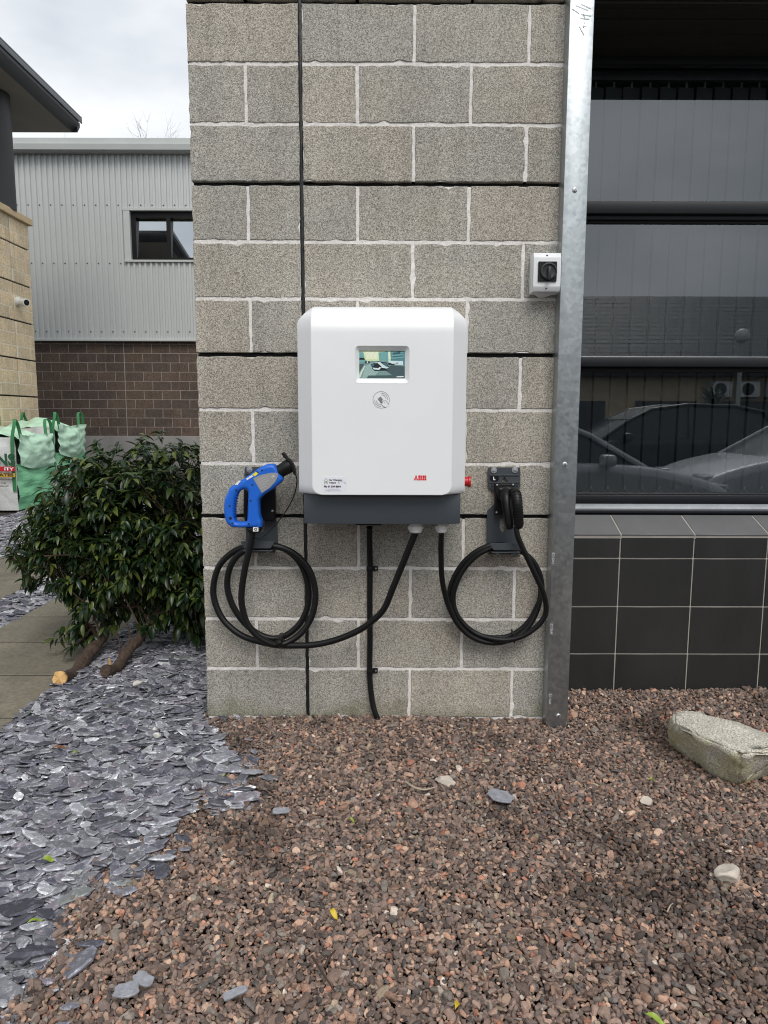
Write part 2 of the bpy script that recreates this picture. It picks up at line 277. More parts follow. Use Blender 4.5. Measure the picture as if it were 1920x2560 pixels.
class MB:
    def __init__(s): s.v = []; s.f = []; s.m = []; s.mi = 0
    def add(s, v, f):
        b = len(s.v); s.v += [Vector(p) for p in v]; s.f += [tuple(b+i for i in q) for q in f]; s.m += [s.mi]*len(f); return s
    def box(s, a, b):
        x0, y0, z0 = a; x1, y1, z1 = b
        return s.add([(x0,y0,z0),(x1,y0,z0),(x1,y1,z0),(x0,y1,z0),(x0,y0,z1),(x1,y0,z1),(x1,y1,z1),(x0,y1,z1)], [(0,3,2,1),(4,5,6,7),(0,1,5,4),(1,2,6,5),(2,3,7,6),(3,0,4,7)])
    def tube(s, pts, rad, n=12, cap=True):
        pts = [Vector(p) for p in pts]; k = len(pts); rad = rad if hasattr(rad, '__len__') else [rad]*k
        t = [(pts[min(i+1, k-1)]-pts[max(i-1, 0)]).normalized() for i in range(k)]
        u = t[0].orthogonal().normalized(); v = []; f = []
        for i in range(k):
            u = (u - t[i]*u.dot(t[i])).normalized(); w_ = t[i].cross(u)
            for j in range(n):
                a = 2*math.pi*j/n; v.append(pts[i] + (u*math.cos(a)+w_*math.sin(a))*rad[i])
        for i in range(k-1):
            for j in range(n): f.append((i*n+j, i*n+(j+1) % n, (i+1)*n+(j+1) % n, (i+1)*n+j))
        if cap: f += [tuple(range(n-1, -1, -1)), tuple((k-1)*n+j for j in range(n))]
        return s.add(v, f)
    def lathe(s, base, axis, prof, n=24):
        """prof: list of (distance along axis, radius)"""
        base = Vector(base); axis = Vector(axis).normalized(); u = axis.orthogonal().normalized(); w_ = axis.cross(u); v = []; f = []
        for d, r in prof:
            for j in range(n):
                a = 2*math.pi*j/n; v.append(base+axis*d+(u*math.cos(a)+w_*math.sin(a))*r)
        for i in range(len(prof)-1):
            for j in range(n): f.append((i*n+j, i*n+(j+1) % n, (i+1)*n+(j+1) % n, (i+1)*n+j))
        f += [tuple(range(n-1, -1, -1)), tuple((len(prof)-1)*n+j for j in range(n))]
        return s.add(v, f)
    def poly(s, pts): return s.add(pts, [tuple(range(len(pts)))])
    def prism(s, pts, off):
        n = len(pts); off = Vector(off); p = [Vector(q) for q in pts]
        return s.add(p+[q+off for q in p], [tuple(range(n-1, -1, -1)), tuple(range(n, 2*n))]+[(i, (i+1) % n, n+(i+1) % n, n+i) for i in range(n)])
    def me(s, name, mat, smooth=False, bevel=0, seg=2, angle=30):
        me_ = mesh(name, s.v, s.f, mat if isinstance(mat, str) else None, mats=None if isinstance(mat, str) else mat, mi=None if isinstance(mat, str) else s.m)
        bm = bmesh.new(); bm.from_mesh(me_)
        if len(bm.faces) < 60000: bmesh.ops.recalc_face_normals(bm, faces=bm.faces)
        if bevel:
            es = [e for e in bm.edges if len(e.link_faces) == 2 and e.calc_face_angle(0) > R(angle)]
            bmesh.ops.bevel(bm, geom=es, offset=bevel, segments=seg, affect='EDGES', profile=0.5, clamp_overlap=True)
        bm.to_mesh(me_); bm.free()
        if smooth or bevel:
            me_.polygons.foreach_set('use_smooth', [True]*len(me_.polygons)); me_.set_sharp_from_angle(angle=R(40))
        return me_
def spline(pts, sub=8):
    p = [Vector(q) for q in pts]; p = [p[0]*2-p[1]]+p+[p[-1]*2-p[-2]]; out = []
    for i in range(1, len(p)-2):
        for k in range(sub):
            t = k/sub; a, b, c, d = p[i-1], p[i], p[i+1], p[i+2]
            out.append(0.5*((2*b)+(c-a)*t+(2*a-5*b+4*c-d)*t*t+(3*b-a-3*c+d)*t**3))
    out.append(p[-2]); return out
def closed(pts, sub=5):
    p = [Vector(q) for q in pts]; n = len(p); out = []
    for i in range(n):
        a, b, c, d = p[i-1], p[i], p[(i+1) % n], p[(i+2) % n]
        for k in range(sub):
            t = k/sub; out.append(0.5*((2*b)+(c-a)*t+(2*a-5*b+4*c-d)*t*t+(3*b-a-3*c+d)*t**3))
    return out
def extr(loops, Y, half, bev, mat, res=2):
    """rounded slab from outlines given as (x, z): a filled curve turned upright"""
    cu = bpy.data.curves.new('outline', 'CURVE'); cu.dimensions = '2D'; cu.fill_mode = 'BOTH'
    cu.extrude = max(half-bev, 0.0); cu.bevel_depth = bev; cu.bevel_resolution = res; cu.offset = -bev
    for lp in loops:
        sp = cu.splines.new('POLY'); sp.points.add(len(lp)-1)
        for q, pt in zip(lp, sp.points): pt.co = (q[0], q[1], 0, 1)
        sp.use_cyclic_u = True
    ob = bpy.data.objects.new('outline', cu); me_ = bpy.data.meshes.new_from_object(ob); bpy.data.objects.remove(ob); bpy.data.curves.remove(cu)
    me_.transform(Matrix(((1,0,0,0),(0,0,-1,Y),(0,1,0,0),(0,0,0,1)))); me_.materials.clear(); me_.materials.append(MATS[mat])
    me_.polygons.foreach_set('use_smooth', [True]*len(me_.polygons)); me_.set_sharp_from_angle(angle=R(35)); return me_
def text(body, size, X, Y, Z, mat, bold=0.0, rot=0.0, align='LEFT', sx=1.0, face='front', shear=0):
    cu = bpy.data.curves.new('lettering', 'FONT'); cu.body = body; cu.size = size; cu.align_x = align; cu.offset = bold; cu.shear = shear; cu.resolution_u = 3
    ob = bpy.data.objects.new('lettering', cu); me_ = bpy.data.meshes.new_from_object(ob); bpy.data.objects.remove(ob); bpy.data.curves.remove(cu)
    me_.transform(Matrix.Translation((X, Y, Z)) @ Matrix(((1,0,0,0),(0,0,-1,0),(0,1,0,0),(0,0,0,1))) @ Matrix.Rotation(rot, 4, 'Z') @ Matrix.Diagonal((sx,1,1,1)))
    me_.materials.clear(); me_.materials.append(MATS[mat]); return me_
def flat(pts, Y, mat, name='print'):
    me_ = mesh(name, [(p[0], Y, p[1]) for p in pts], [tuple(range(len(pts)))], mat)
    if me_.polygons[0].normal.y > 0: me_.flip_normals()
    return me_

# ================================================================== GROUND
PATH_Z = 0.0
struct('ground', mesh('ground', [(-300,-2.3,-0.05),(300,-2.3,-0.05),(300,400,-0.05),(-300,400,-0.05)], [(0,1,2,3)], 'soil'))
struct('car_park', mesh('car_park', [(-300,-300,-0.28),(300,-300,-0.28),(300,-2.45,-0.28),(-300,-2.45,-0.28)], [(0,1,2,3)], 'tarmac'))
kb = MB().box((-60,-2.45,-0.5), (60,-2.301,-0.02)); struct('kerb', kb.me('kerb', 'concrete_lintel', bevel=0.012))
# paved paths of flagstones running away from the camera
def paving(name, x0, x1, ys, xs=None):
    base = struct(name, MB().box((x0+.004, ys[0], -0.10), (x1-.004, ys[-1], PATH_Z-0.004)).me(name, 'paving_joint'))
    xs = xs or [x0, x1]
    for i in range(len(ys)-1):
        for j in range(len(xs)-1):
            g = 0.0065; dz = random.uniform(-0.002, 0.002)
            b = MB().box((xs[j]+g, ys[i]+g, -0.04), (xs[j+1]-g, ys[i+1]-g, PATH_Z+dz)).me('flagstone', 'paving', bevel=0.003, seg=1)
            put('flagstone', b, base)
PX1 = onZ(140,1716).x; PX0 = onZ(0,1568).x
seams = [onZ(60, y).y for y in (1794, 1687, 1604, 1541)]
step = (seams[-1]-seams[0])/3
paving('path', PX0, PX1, [seams[0]-step*k for k in range(5, 0, -1)]+seams+[seams[-1]+step*k for k in range(1, 7)])
QX = onZ(40,1480).x; q0 = onZ(40,1452).y; q2 = onZ(40,1392).y
paving('side_path', QX-2.6, QX, [q0-1.5, q0-1.0, q0-0.5, q0, q2], [QX-2.6, QX-1.8, QX-0.9, QX])

# ================================================================== BLOCK PILLAR
ZB = 0.2; XL = -0.3940; XR = 0.935; DEP = 0.62
pil = thing('block_pillar', (0.2, 0.3, -0.05), 'grey speckled concrete block pillar behind the white charger', 'wall')
G = 0.0055
def rough_block(x0, x1, z0, z1, y0, dep, jit=0.0017, step=0.022, chip=0.008, axis='y'):
    """block whose face outline is slightly ragged; axis 'y': face looks to -Y, 'x': face looks to +X (x=y0, runs along Y)"""
    def side(a, b, k):
        n = max(2, int(abs(b-a)/step)); return [a+(b-a)*i/n for i in range(n)]
    per = [(x, z0) for x in side(x0, x1, 0)]+[(x1, z) for z in side(z0, z1, 1)]+[(x, z1) for x in side(x1, x0, 0)]+[(x0, z) for z in side(z1, z0, 1)]
    cx, cz = (x0+x1)/2, (z0+z1)/2
    ring = [(x+random.uniform(-jit, jit)-(random.random() < .06)*math.copysign(chip, x-cx)*random.random(), z+random.uniform(-jit, jit)-(random.random() < .06)*math.copysign(chip, z-cz)*random.random()) for x, z in per]
    c = 0.0025; n = len(ring)
    inn = [(x-math.copysign(c, x-cx)*(abs(x-cx) > (x1-x0)/2-.01), z-math.copysign(c, z-cz)*(abs(z-cz) > (z1-z0)/2-.01)) for x, z in ring]
    if axis == 'y': P = lambda x, z, d: (x, y0+d, z)
    else: P = lambda x, z, d: (y0-d, x, z)
    v = [P(x, z, 0) for x, z in inn]+[P(x, z, c) for x, z in ring]+[P(x, z, dep) for x, z in ring]
    f = [tuple(range(n))]+[(i, n+i, n+(i+1) % n, (i+1) % n) for i in range(n)]+[(n+i, 2*n+i, 2*n+(i+1) % n, n+(i+1) % n) for i in range(n)]+[tuple(range(3*n-1, 2*n-1, -1))]
    return v, f
BLACKZ = (0.8, 1.4, 2.0, 2.6)
for k in range(-1, 16):
    z0, z1 = k*ZB, k*ZB+ZB
    gz0 = 0.008 if any(abs(z0-b) < .01 for b in BLACKZ) else G
    gz1 = 0.007 if any(abs(z1-b) < .01 for b in BLACKZ) else G
    spans = [(XL, -0.0065)] if k % 2 == 0 else [(XL, -0.196-G+.003), (-0.196+G+.003, -0.0065)]
    js = [0.0065]+([0.4, 0.8] if k % 2 == 0 else [0.2, 0.6])+[XR]
    for i in range(len(js)-1):
        a = js[i]+(G if i else 0); b = js[i+1]-(G if i < len(js)-2 else 0); spans.append((a, b))
    for (a, b) in spans:
        prou = random.uniform(-0.0012, 0.0012)
        v, f = rough_block(a, b, z0+gz0, z1-gz1, prou, (DEP-prou) if a == XL else 0.10)
        put('block', MB().add(v, f).me('block', 'grey_block'), pil)
# mortar in strips between the black joints, set just behind the faces
zz = [-0.2]+list(BLACKZ)+[3.2]
mb = MB()
for i in range(len(zz)-1):
    a, b = zz[i]+(0.009 if i else 0), zz[i+1]-0.009
    for x0, x1 in ((XL+0.004, -0.0075), (0.0075, XR-.004)):
        nx, nz = 40, int((b-a)/0.02)
        v = [(x0+(x1-x0)*p/nx, 0.0028+random.uniform(-.0012, .0016), a+(b-a)*q/nz) for q in range(nz+1) for p in range(nx+1)]
        mb.add(v, [(q*(nx+1)+p, q*(nx+1)+p+1, (q+1)*(nx+1)+p+1, (q+1)*(nx+1)+p) for q in range(nz) for p in range(nx)])
put('mortar', mb.me('mortar', 'mortar'), pil)
put('core', MB().box((XL+.006, 0.034, -0.2), (XR-.003, DEP-.006, 3.2)).me('core', 'joint_black'), pil)
mb = MB(); zs = np.linspace(-.2, 3.2, 120)
v = []
for z in zs: v += [(-0.0068, 0.006, z), (-0.002, 0.0035+random.uniform(-.001, .001), z), (0.003, 0.0035+random.uniform(-.001, .001), z), (0.0068, 0.006, z)]
put('vertical_sealant', MB().add(v, [(4*i+j, 4*i+j+1, 4*i+j+5, 4*i+j+4) for i in range(len(zs)-1) for j in range(3)]).me('vertical_sealant', 'sealant', True), pil)
for b in BLACKZ:
    put('open_joint_membrane', MB().box((XL+.004, 0.019, b-.0065), (XR-.004, 0.033, b+.0055)).me('membrane', 'joint_black'), pil)

# ================================================================== GALVANISED POST
pY = -0.07
pl, pr = onY(1395, 900, pY).x, onY(1453, 900, pY).x
a1 = onY(1370, 1811, pY).x; a2 = onY(1421, 1811, pY).x; PLX = (onY(1420, 6, pY).x+a1)/2; PRX = (onY(1483, 6, pY).x+a2)/2
post = thing('steel_post', (PLX+.05, pY, -0.02), 'tall galvanised steel channel post beside the dark window', 'post')
ch = [(PLX, 0.30), (PLX, pY), (PRX, pY), (PRX, 0.30), (PRX-.004, 0.30), (PRX-.004, pY+.004), (PLX+.004, pY+.004), (PLX+.004, 0.30)]
body = MB().prism([(x, y, -0.02) for x, y in ch], (0, 0, 3.3)).me('channel', 'galvanised', bevel=0.0012, seg=2)
put('channel', body, post)
for px, py in ((1437, 475), (1412, 1161), (1396, 1790)):
    c = onY(px, py, pY); s_o = put('screw', MB().lathe(c+Vector((0, .002, 0)), (0, -1, 0), [(0, .0095), (.0035, .0092), (.0055, .0068), (.0058, .003)], 20).me('screw', 'washer', True), post)
    ang = random.uniform(0, 3); dx, dz = math.cos(ang)*.006, math.sin(ang)*.006
    put('screw_slot', MB().prism([c+Vector((dx-dz*.15, -.0040, dz+dx*.15)), c+Vector((-dx-dz*.15, -.0040, -dz+dx*.15)), c+Vector((-dx+dz*.15, -.0040, -dz-dx*.15)), c+Vector((dx+dz*.15, -.0040, dz-dx*.15))], (0, -.0022, 0)).me('slot', 'black_plastic'), s_o)
M('stamp', (0.62, 0.66, 0.68), 0.6); M('pencil', (0.50, 0.52, 0.53), 0.7)
for py in (1396, 1573, 1748):   # embossed marks up the left edge
    c = onY(1378+(1748-py)*.022, py, pY); put('embossed_mark', text('HVS CE', .013, c.x, pY-.0008, c.z-.02, 'stamp', rot=R(90)), post)
for (x0, y0, x1, y1) in ((1430, 22, 1448, 34), (1440, 14, 1470, 26), (1452, 10, 1478, 22), (1452, 36, 1478, 40), (1450, 46, 1474, 48), (1458, 34, 1462, 46), (1463, 52, 1458, 68), (1458, 68, 1466, 64), (1448, 66, 1460, 88)):
    p, q = onY(x0, y0, pY), onY(x1, y1, pY); n = (q-p).cross(Vector((0, 1, 0))).normalized()*.0011
    put('pencil_mark', mesh('pencil', [p+n+Vector((0,-.0016,0)), q+n+Vector((0,-.0016,0)), q-n+Vector((0,-.0016,0)), p-n+Vector((0,-.0016,0))], [(0,1,2,3)], 'pencil'), post)

# ================================================================== TILED PLINTH AND WINDOW
TY = 0.195; WY = 0.40; XE = 4.2
x0t = PRX+.002
gx0 = onY(1551, 1370, TY).x; gstep = (onY(1919.5, 1370, TY).x-gx0)/2
zt = [onY(1640, y, TY).z for y in (1335.5, 1396, 1515, 1632)]
zt = [zt[0], zt[1], zt[1]-.2025, zt[1]-.405, zt[1]-.6075]
pln = thing('tiled_plinth', (x0t+1, TY, -0.05), 'black ceramic tiled plinth with pale grout under the window', 'wall')
put('grout_bed', MB().box((x0t, TY+.004, -0.2), (XE, TY+.12, zt[0]-.004)).me('grout_bed', 'grout'), pln)
cols = [x0t+.002]+[gx0+i*gstep for i in range(int((XE-gx0)/gstep)+1)]+[XE]
g2 = 0.0028
for i in range(len(cols)-1):
    for j in range(len(zt)-1):
        if cols[i+1]-cols[i] < .02: continue
        put('tile', MB().box((cols[i]+(g2 if i else 0), TY+random.uniform(-.0007, .0007), max(zt[j+1], -.15)+g2), (cols[i+1]-g2, TY+.012, zt[j]-g2)).me('tile', 'tile_black', bevel=.0015, seg=1), pln)
SB = onY(1640, 1287, WY-.06); zs1 = SB.z; ys1 = WY-.06     # sloping sill tiles
nrm = Vector((0, -(zs1-zt[0]), (ys1-TY))).normalized()
put('sill_bed', MB().prism([(x0t, TY+.0005, zt[0]-.02), (x0t, TY-.0035, zt[0]-.0012), (x0t, ys1, zs1-.0022), (x0t, ys1, zt[0]-.02)], (XE-x0t, 0, 0)).me('sill_bed', 'grout'), pln)
for i in range(len(cols)-1):
    if cols[i+1]-cols[i] < .02: continue
    a, b = cols[i]+(g2 if i else 0), cols[i+1]-g2
    p = [Vector((a, TY-.006, zt[0])), Vector((b, TY-.006, zt[0])), Vector((b, ys1, zs1)), Vector((a, ys1, zs1))]
    put('sill_tile', MB().prism(p, -nrm*.008).me('sill_tile', 'sill_tile', bevel=.0015, seg=1), pln)
# window unit
wx0 = PRX-.06
win = thing('window_unit', (wx0+1, WY, 0.5), 'large dark framed window with three stacked panes right of the post', 'window')
def wz(py, Y): return onY(1700, py, Y).z
ZS = onY(1700, 14, 0.02).z            # soffit height
fy = WY-.045
def bar(name, ya, yb, Y0, mat='frame_dark', Y1=None, bev=.003):
    return put(name, MB().box((wx0, Y0, wz(yb, Y0)), (XE, Y1 or WY+.03, wz(ya, Y0))).me(name, mat, bevel=bev, seg=2), win)
t1 = bar('transom', 503, 534, fy); bar('transom_bead', 536, 550, fy+.022); bar('transom_gasket', 551, 559, fy+.034, 'joint_black')
bar('transom', 893, 917, fy); bar('transom_bead', 891, 893.5, fy+.012, 'frame_sill'); bar('transom_gasket', 918, 930, fy+.03, 'joint_black')
bar('bottom_rail', 1238, 1259, fy); bar('rail_bead', 1233, 1238.5, fy+.014)
put('metal_sill', MB().prism([(wx0, fy-.012, wz(1280, fy-.02)), (wx0, fy-.012, wz(1272, fy-.02)), (wx0, fy+.004, wz(1259.5, fy)), (wx0, WY, wz(1259.5, fy)), (wx0, WY, wz(1280, fy-.02))], (XE-wx0, 0, 0)).me('metal_sill', 'frame_sill', bevel=.002), win)
bar('sill_lip', 1276, 1284, fy-.019, 'frame_dark', fy-.0125)
bar('sill_shadow_gap', 1280.5, 1290, fy+.005, 'joint_black')
put('head_frame', MB().box((wx0, WY-.02, ZS-.025), (XE, WY+.03, ZS+.03)).me('head_frame', 'frame_dark', bevel=.002), win)
put('jamb', MB().box((wx0-.05, fy, wz(1262, fy)), (wx0-.001, WY+.05, ZS)).me('jamb', 'frame_dark'), win)
for ya, yb in ((40, 503), (552, 892), (920, 1238)):
    z1 = ZS-.02 if ya == 40 else wz(ya, WY); z0 = wz(yb, WY)
    put('pane', MB().box((wx0, WY, z0), (XE, WY+.0001, z1)).me('pane', 'window_glass') if False else mesh('pane', [(wx0, WY, z0), (XE, WY, z0), (XE, WY, z1), (wx0, WY, z1)], [(0,1,2,3)], 'window_glass'), win)
# brush mark on the upper pane
# vertical blinds behind the glass
bl = thing('vertical_blind', (wx0+1, WY+.09, 0.6), 'closed grey vertical blind hanging behind the window glass', 'blind')
bY = WY+.085; bz0 = onY(1700, 1229, bY).z; bz1 = ZS-.05; bs = onY(1742, 1000, bY).x-onY(1699, 1000, bY).x; bx = onY(1459, 1000, bY).x-2*bs
put('head_rail', MB().box((wx0, bY-.02, bz1), (XE, bY+.02, bz1+.035)).me('head_rail', 'frame_sill', bevel=.002), bl)
ca, sa = math.cos(R(12)), math.sin(R(12))
chain = MB(); nsl = int((XE-bx)/bs)
for i in range(nsl):
    x = bx+i*bs+random.uniform(-.0015, .0015); wd = bs*.475
    p = [(x-wd*ca, bY-wd*sa*.7, bz0), (x-wd*.3*ca, bY-wd*.3*sa-.003, bz0), (x+wd*.3*ca, bY+wd*.3*sa-.003, bz0), (x+wd*ca, bY+wd*sa*.7, bz0)]
    v = p+[(q[0]+random.uniform(-.0008, .0008), q[1], bz1-.02) for q in p]
    put('slat', mesh('slat', v, [(0,1,5,4),(1,2,6,5),(2,3,7,6)], 'blind_fabric', True), bl)
    put('hanger', MB().box((x-.003, bY-.004, bz1-.022), (x+.003, bY+.004, bz1+.002)).me('hanger', 'blind_bead'), bl)
    xc = x-wd*ca+.002
    put('weight_clip', MB().box((xc-.004, bY-.022, bz0+.012), (xc+.004, bY-.012, bz0+.026)).me('weight_clip', 'blind_bead', bevel=.001, seg=1), bl)
    for k in range(13):
        t = k/13; q = Vector((xc+bs*t, bY-.018, bz0+.018-.026*math.sin(math.pi*t)**.8)); r = .0034
        chain.add([q+Vector(d)*r for d in ((1,0,0),(-1,0,0),(0,1,0),(0,-1,0),(0,0,1),(0,0,-1))], [(0,2,4),(2,1,4),(1,3,4),(3,0,4),(2,0,5),(1,2,5),(3,1,5),(0,3,5)])
ch_o = put('bead_chain', chain.me('bead_chain', 'blind_bead'), bl); ch_o['kind'] = 'stuff'
# dim room behind, soffit boards over the recess and the lintel in front
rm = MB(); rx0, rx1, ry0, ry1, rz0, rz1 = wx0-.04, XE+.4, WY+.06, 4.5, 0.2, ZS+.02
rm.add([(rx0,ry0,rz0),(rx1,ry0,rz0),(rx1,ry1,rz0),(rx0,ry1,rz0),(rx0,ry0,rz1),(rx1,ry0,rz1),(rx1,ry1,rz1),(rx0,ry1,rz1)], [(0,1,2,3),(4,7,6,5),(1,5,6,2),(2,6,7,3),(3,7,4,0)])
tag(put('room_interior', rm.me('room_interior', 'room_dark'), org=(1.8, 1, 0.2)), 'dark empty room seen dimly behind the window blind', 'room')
sof = thing('soffit', (2, .2, ZS), 'dark weathered boarded soffit above the window recess', 'soffit')
yb = [0.012, 0.05, 0.115, 0.215, 0.315, WY+.03]
for i in range(len(yb)-1):
    put('board', MB().box((PRX-.1, yb[i]+.002, ZS+(0.004 if i == 0 else random.uniform(0, .005))), (XE, yb[i+1]-.002, ZS+.03)).me('board', 'soffit_board', bevel=.002, seg=1), sof)
put('backing', MB().box((PRX-.1, .013, ZS+.0305), (XE, WY+.03, ZS+.05)).me('backing', 'joint_black'), sof)
lin = thing('lintel', (2, .1, ZS+.05), 'pale concrete lintel course over the window recess', 'lintel')
put('lintel_beam', MB().box((PRX+.001, -.002, ZS+.012), (XE, .0115, ZS+.4)).me('lintel_beam', 'concrete_lintel', bevel=.004), lin)
put('lintel_core', MB().box((XR+.001, .0125, ZS+.051), (XE, 1.2, ZS+.4)).me('lintel_core', 'concrete_lintel'), lin)

# ================================================================== LEFT BUILDING (beige blocks, column, eaves)
LX = onX(95, 1000, -5.61).x; LY1 = onX(95, 1000, LX).y
lb = thing('beige_building', (LX-2, 6, -0.05), 'beige block building with dark column and overhanging eaves', 'building')
ztop = onX(83, 572, LX).z
ncourse = int(ztop/ZB)
for k in range(0, ncourse):
    z0 = ztop-(k+1)*ZB; z1 = ztop-k*ZB; bz0_ = (k+1) % 3 == 2; bz1_ = k % 3 == 2
    if z1 < 0.0: break
    off = 0 if k % 2 else 0.2
    joints = [LY1]; y = LY1-(0.36 if k % 2 else 0.18)
    joints.append(LY1-0.66) if False else None
    js = [LY1, y]; y -= .4
    while y > 4.7: js.append(y); y -= .4
    for i in range(len(js)-1):
        b_, a_ = js[i]-(.006 if i else 0), js[i+1]+.006
        segs = [(a_, b_)]
        if a_ < LY1-.62 < b_: segs = [(a_, LY1-.632), (LY1-.608, b_)]
        for (sa_, sb_) in segs:
            if sb_-sa_ < .03: continue
            v, f = rough_block(sa_, sb_, z0+(.014 if bz0_ else .007), z1-(.014 if bz1_ else .007), LX, .10, .002, .1, .0, 'x')
            put('block', MB().add(v, f).me('block', 'beige_block'), lb)
M('beige_mortar', (0.80, 0.73, 0.60), 0.95)
mo = MB(); zb_ = [ztop-(k*3+2)*ZB for k in range(0, 8)]; edges = [ztop]+[z for z in zb_ if z > 0]+[0]
for i in range(len(edges)-1):
    hi, lo = edges[i]-(.013 if i else 0), edges[i+1]+.013
    mo.box((LX-.09, 4.9, lo), (LX-.003, LY1-.634, hi)); mo.box((LX-.09, LY1-.606, lo), (LX-.003, LY1-.003, hi))
put('mortar', mo.me('mortar', 'beige_mortar'), lb)
put('wall_core', MB().box((LX-.45, 4.9, -.05), (LX-.03, LY1-.004, ztop-.002)).me('wall_core', 'joint_black'), lb)
cz = ztop
for y in np.arange(LY1+.06-.9*6, LY1, .9):
    put('coping_stone', MB().prism([(LX+.06, y+.004, cz+.003), (LX+.06, y+.004, cz+.11), (LX-.2, y+.004, cz+.15), (LX-.5, y+.004, cz+.15), (LX-.5, y+.004, cz+.003)], (0, .892, 0)).me('coping_stone', 'coping', bevel=.008, seg=1), lb)
RY = LY1+1.0
cb = onY(180, 331, RY); ct = onY(204, 308, RY+.12); cl = onY(204, 319, RY+.12)
zso = cb.z; rx, rox = cb.x, ct.x
put('soffit', MB().box((rx-7, -3, zso), (rx-.002, RY-.002, zso+.05)).me('soffit', 'soffit_grey'), lb)
fa = MB().prism([(rx, RY, zso-.004), (rox, RY, cl.z), (rox, RY, ct.z), (rx-.3, RY, ct.z+.02), (rx-.3, RY, zso+.06), (rx, RY, zso+.06)], (0, -RY-4, 0)).me('fascia', 'roof_fascia', bevel=.004, seg=1)
fas = put('fascia', fa, lb)
put('gutter_lip', MB().box((rox+.001, -4, ct.z-.02), (rox+.02, RY+.1, ct.z+.06)).me('gutter_lip', 'roof_lip', bevel=.004), fas)
put('end_fascia', MB().prism([(rx-7, RY, zso-.004), (rx-7, RY+.12, cl.z), (rx-7, RY+.12, ct.z), (rx-7, RY, ct.z)], (rox-rx+7-.03, 0, 0)).me('end_fascia', 'roof_fascia', bevel=.004, seg=1), lb)
cc = onY(32, 430, LY1-.55)
put('column', MB().lathe((cc.x-.27, LY1-.55, ztop+.1), (0, 0, 1), [(0, .27), (zso-ztop-.1, .27)], 40).me('column', 'column_dark', True), lb)
# hipped slate roof in courses
rise = math.tan(R(21)); run = 5.5
for k in range(34):
    a = k*run/34; b = (k+1)*run/34; za, zb2 = ct.z+.06+a*rise, ct.z+.06+b*rise
    put('slate_course', MB().prism([(rox-a+.02, RY+.1-a, za+.025), (rox-b, RY+.1-b, zb2+.012), (rox-b, -4, zb2+.012), (rox-a+.02, -4, za+.025)], (0, 0, -.02)).me('slate_course', 'slate_roof'), lb)
put('hip_end', MB().poly([(rox, RY+.1, ct.z+.06), (rox-run, RY+.1-run, ct.z+.06+run*rise), (rox-run-1, RY+.1-run, ct.z+.06+run*rise), (rox-7, RY+.1, ct.z+.06)]).me('hip_end', 'slate_roof'), lb)
# security camera on that wall
sp = onX(44, 759, LX)
cm = thing('security_camera', sp, 'small white bullet security camera on the beige block wall', 'camera')
put('mount', MB().lathe(sp+Vector((0, 0, .03)), (1, 0, 0), [(0, .075), (.03, .075), (.045, .05)], 24).me('mount', 'camera_white', True), cm)
ax = Vector((.75, -.5, -.1)).normalized(); hb = sp+Vector((.05, 0, .02))
hd = put('housing', MB().lathe(hb, ax, [(0, .035), (.015, .06), (.15, .062), (.17, .058)], 28).me('housing', 'camera_white', True), cm)
put('lens', MB().lathe(hb+ax*.171, ax, [(0, .046), (.004, .044)], 24).me('lens', 'black_plastic', True), hd)

# ================================================================== SHED (profiled cladding on brown blockwork)
SY = 13.37
def sxz(px, py, Y=SY): p = onY(px, py, Y); return p.x, p.z
sh = thing('metal_clad_shed', (-6, SY, -0.05), 'grey profiled metal clad shed on a brown block base', 'building')
ztb = sxz(300, 852)[1]; zbb = sxz(300, 1090)[1]; xs0, xs1 = -9.4, 0.6
jx = sxz(313, 960)[0]; nc = 11
for k in range(nc):
    z1 = zbb+(k+1)*.2; z0 = z1-.2; x = jx+.2*(k % 2)-.4*10
    for half in (0, 1):
        xx = []
        if half == 0:
            e = jx-.008; cur = e; first = .4 if k % 2 else .2
            cur2 = e-first; xx.append((cur2+.005, e)); cur = cur2
            while cur > xs0: xx.append((cur-.4+.005, cur-.005)); cur -= .4
        else:
            s0 = jx+.008; first = .2 if k % 2 else .4
            xx.append((s0, s0+first-.005)); cur = s0+first
            while cur < xs1: xx.append((cur+.005, cur+.4-.005)); cur += .4
        for a, b in xx:
            v, f = rough_block(a, b, z0+.005, z1-.005, SY+random.uniform(-.001, .001), .1, .001, .2, 0)
            put('block', MB().add(v, f).me('block', 'brown_block'), sh)
put('mortar', MB().box((xs0, SY+.004, zbb-.002), (jx-.009, SY+.09, zbb+nc*.2)).box((jx+.009, SY+.004, zbb-.002), (xs1, SY+.09, zbb+nc*.2)).me('mortar', 'brown_mortar'), sh)
put('joint_filler', MB().box((jx-.0085, SY+.008, zbb), (jx+.0085, SY+.09, zbb+nc*.2)).me('joint_filler', 'grout'), sh)
put('plinth', MB().box((xs0, SY-.03, -.1), (xs1, SY+.12, zbb-.003)).me('plinth', 'plinth', bevel=.01), sh)
put('shed_core', MB().box((xs0, SY+.20, -.1), (xs1, SY+9, sxz(200, 360)[1]-.3)).me('shed_core', 'joint_black'), sh)
put('drip_gap', MB().box((xs0, SY+.03, zbb+nc*.2-.05), (xs1, SY+.2, ztb+.25)).me('drip_gap', 'joint_black'), sh)
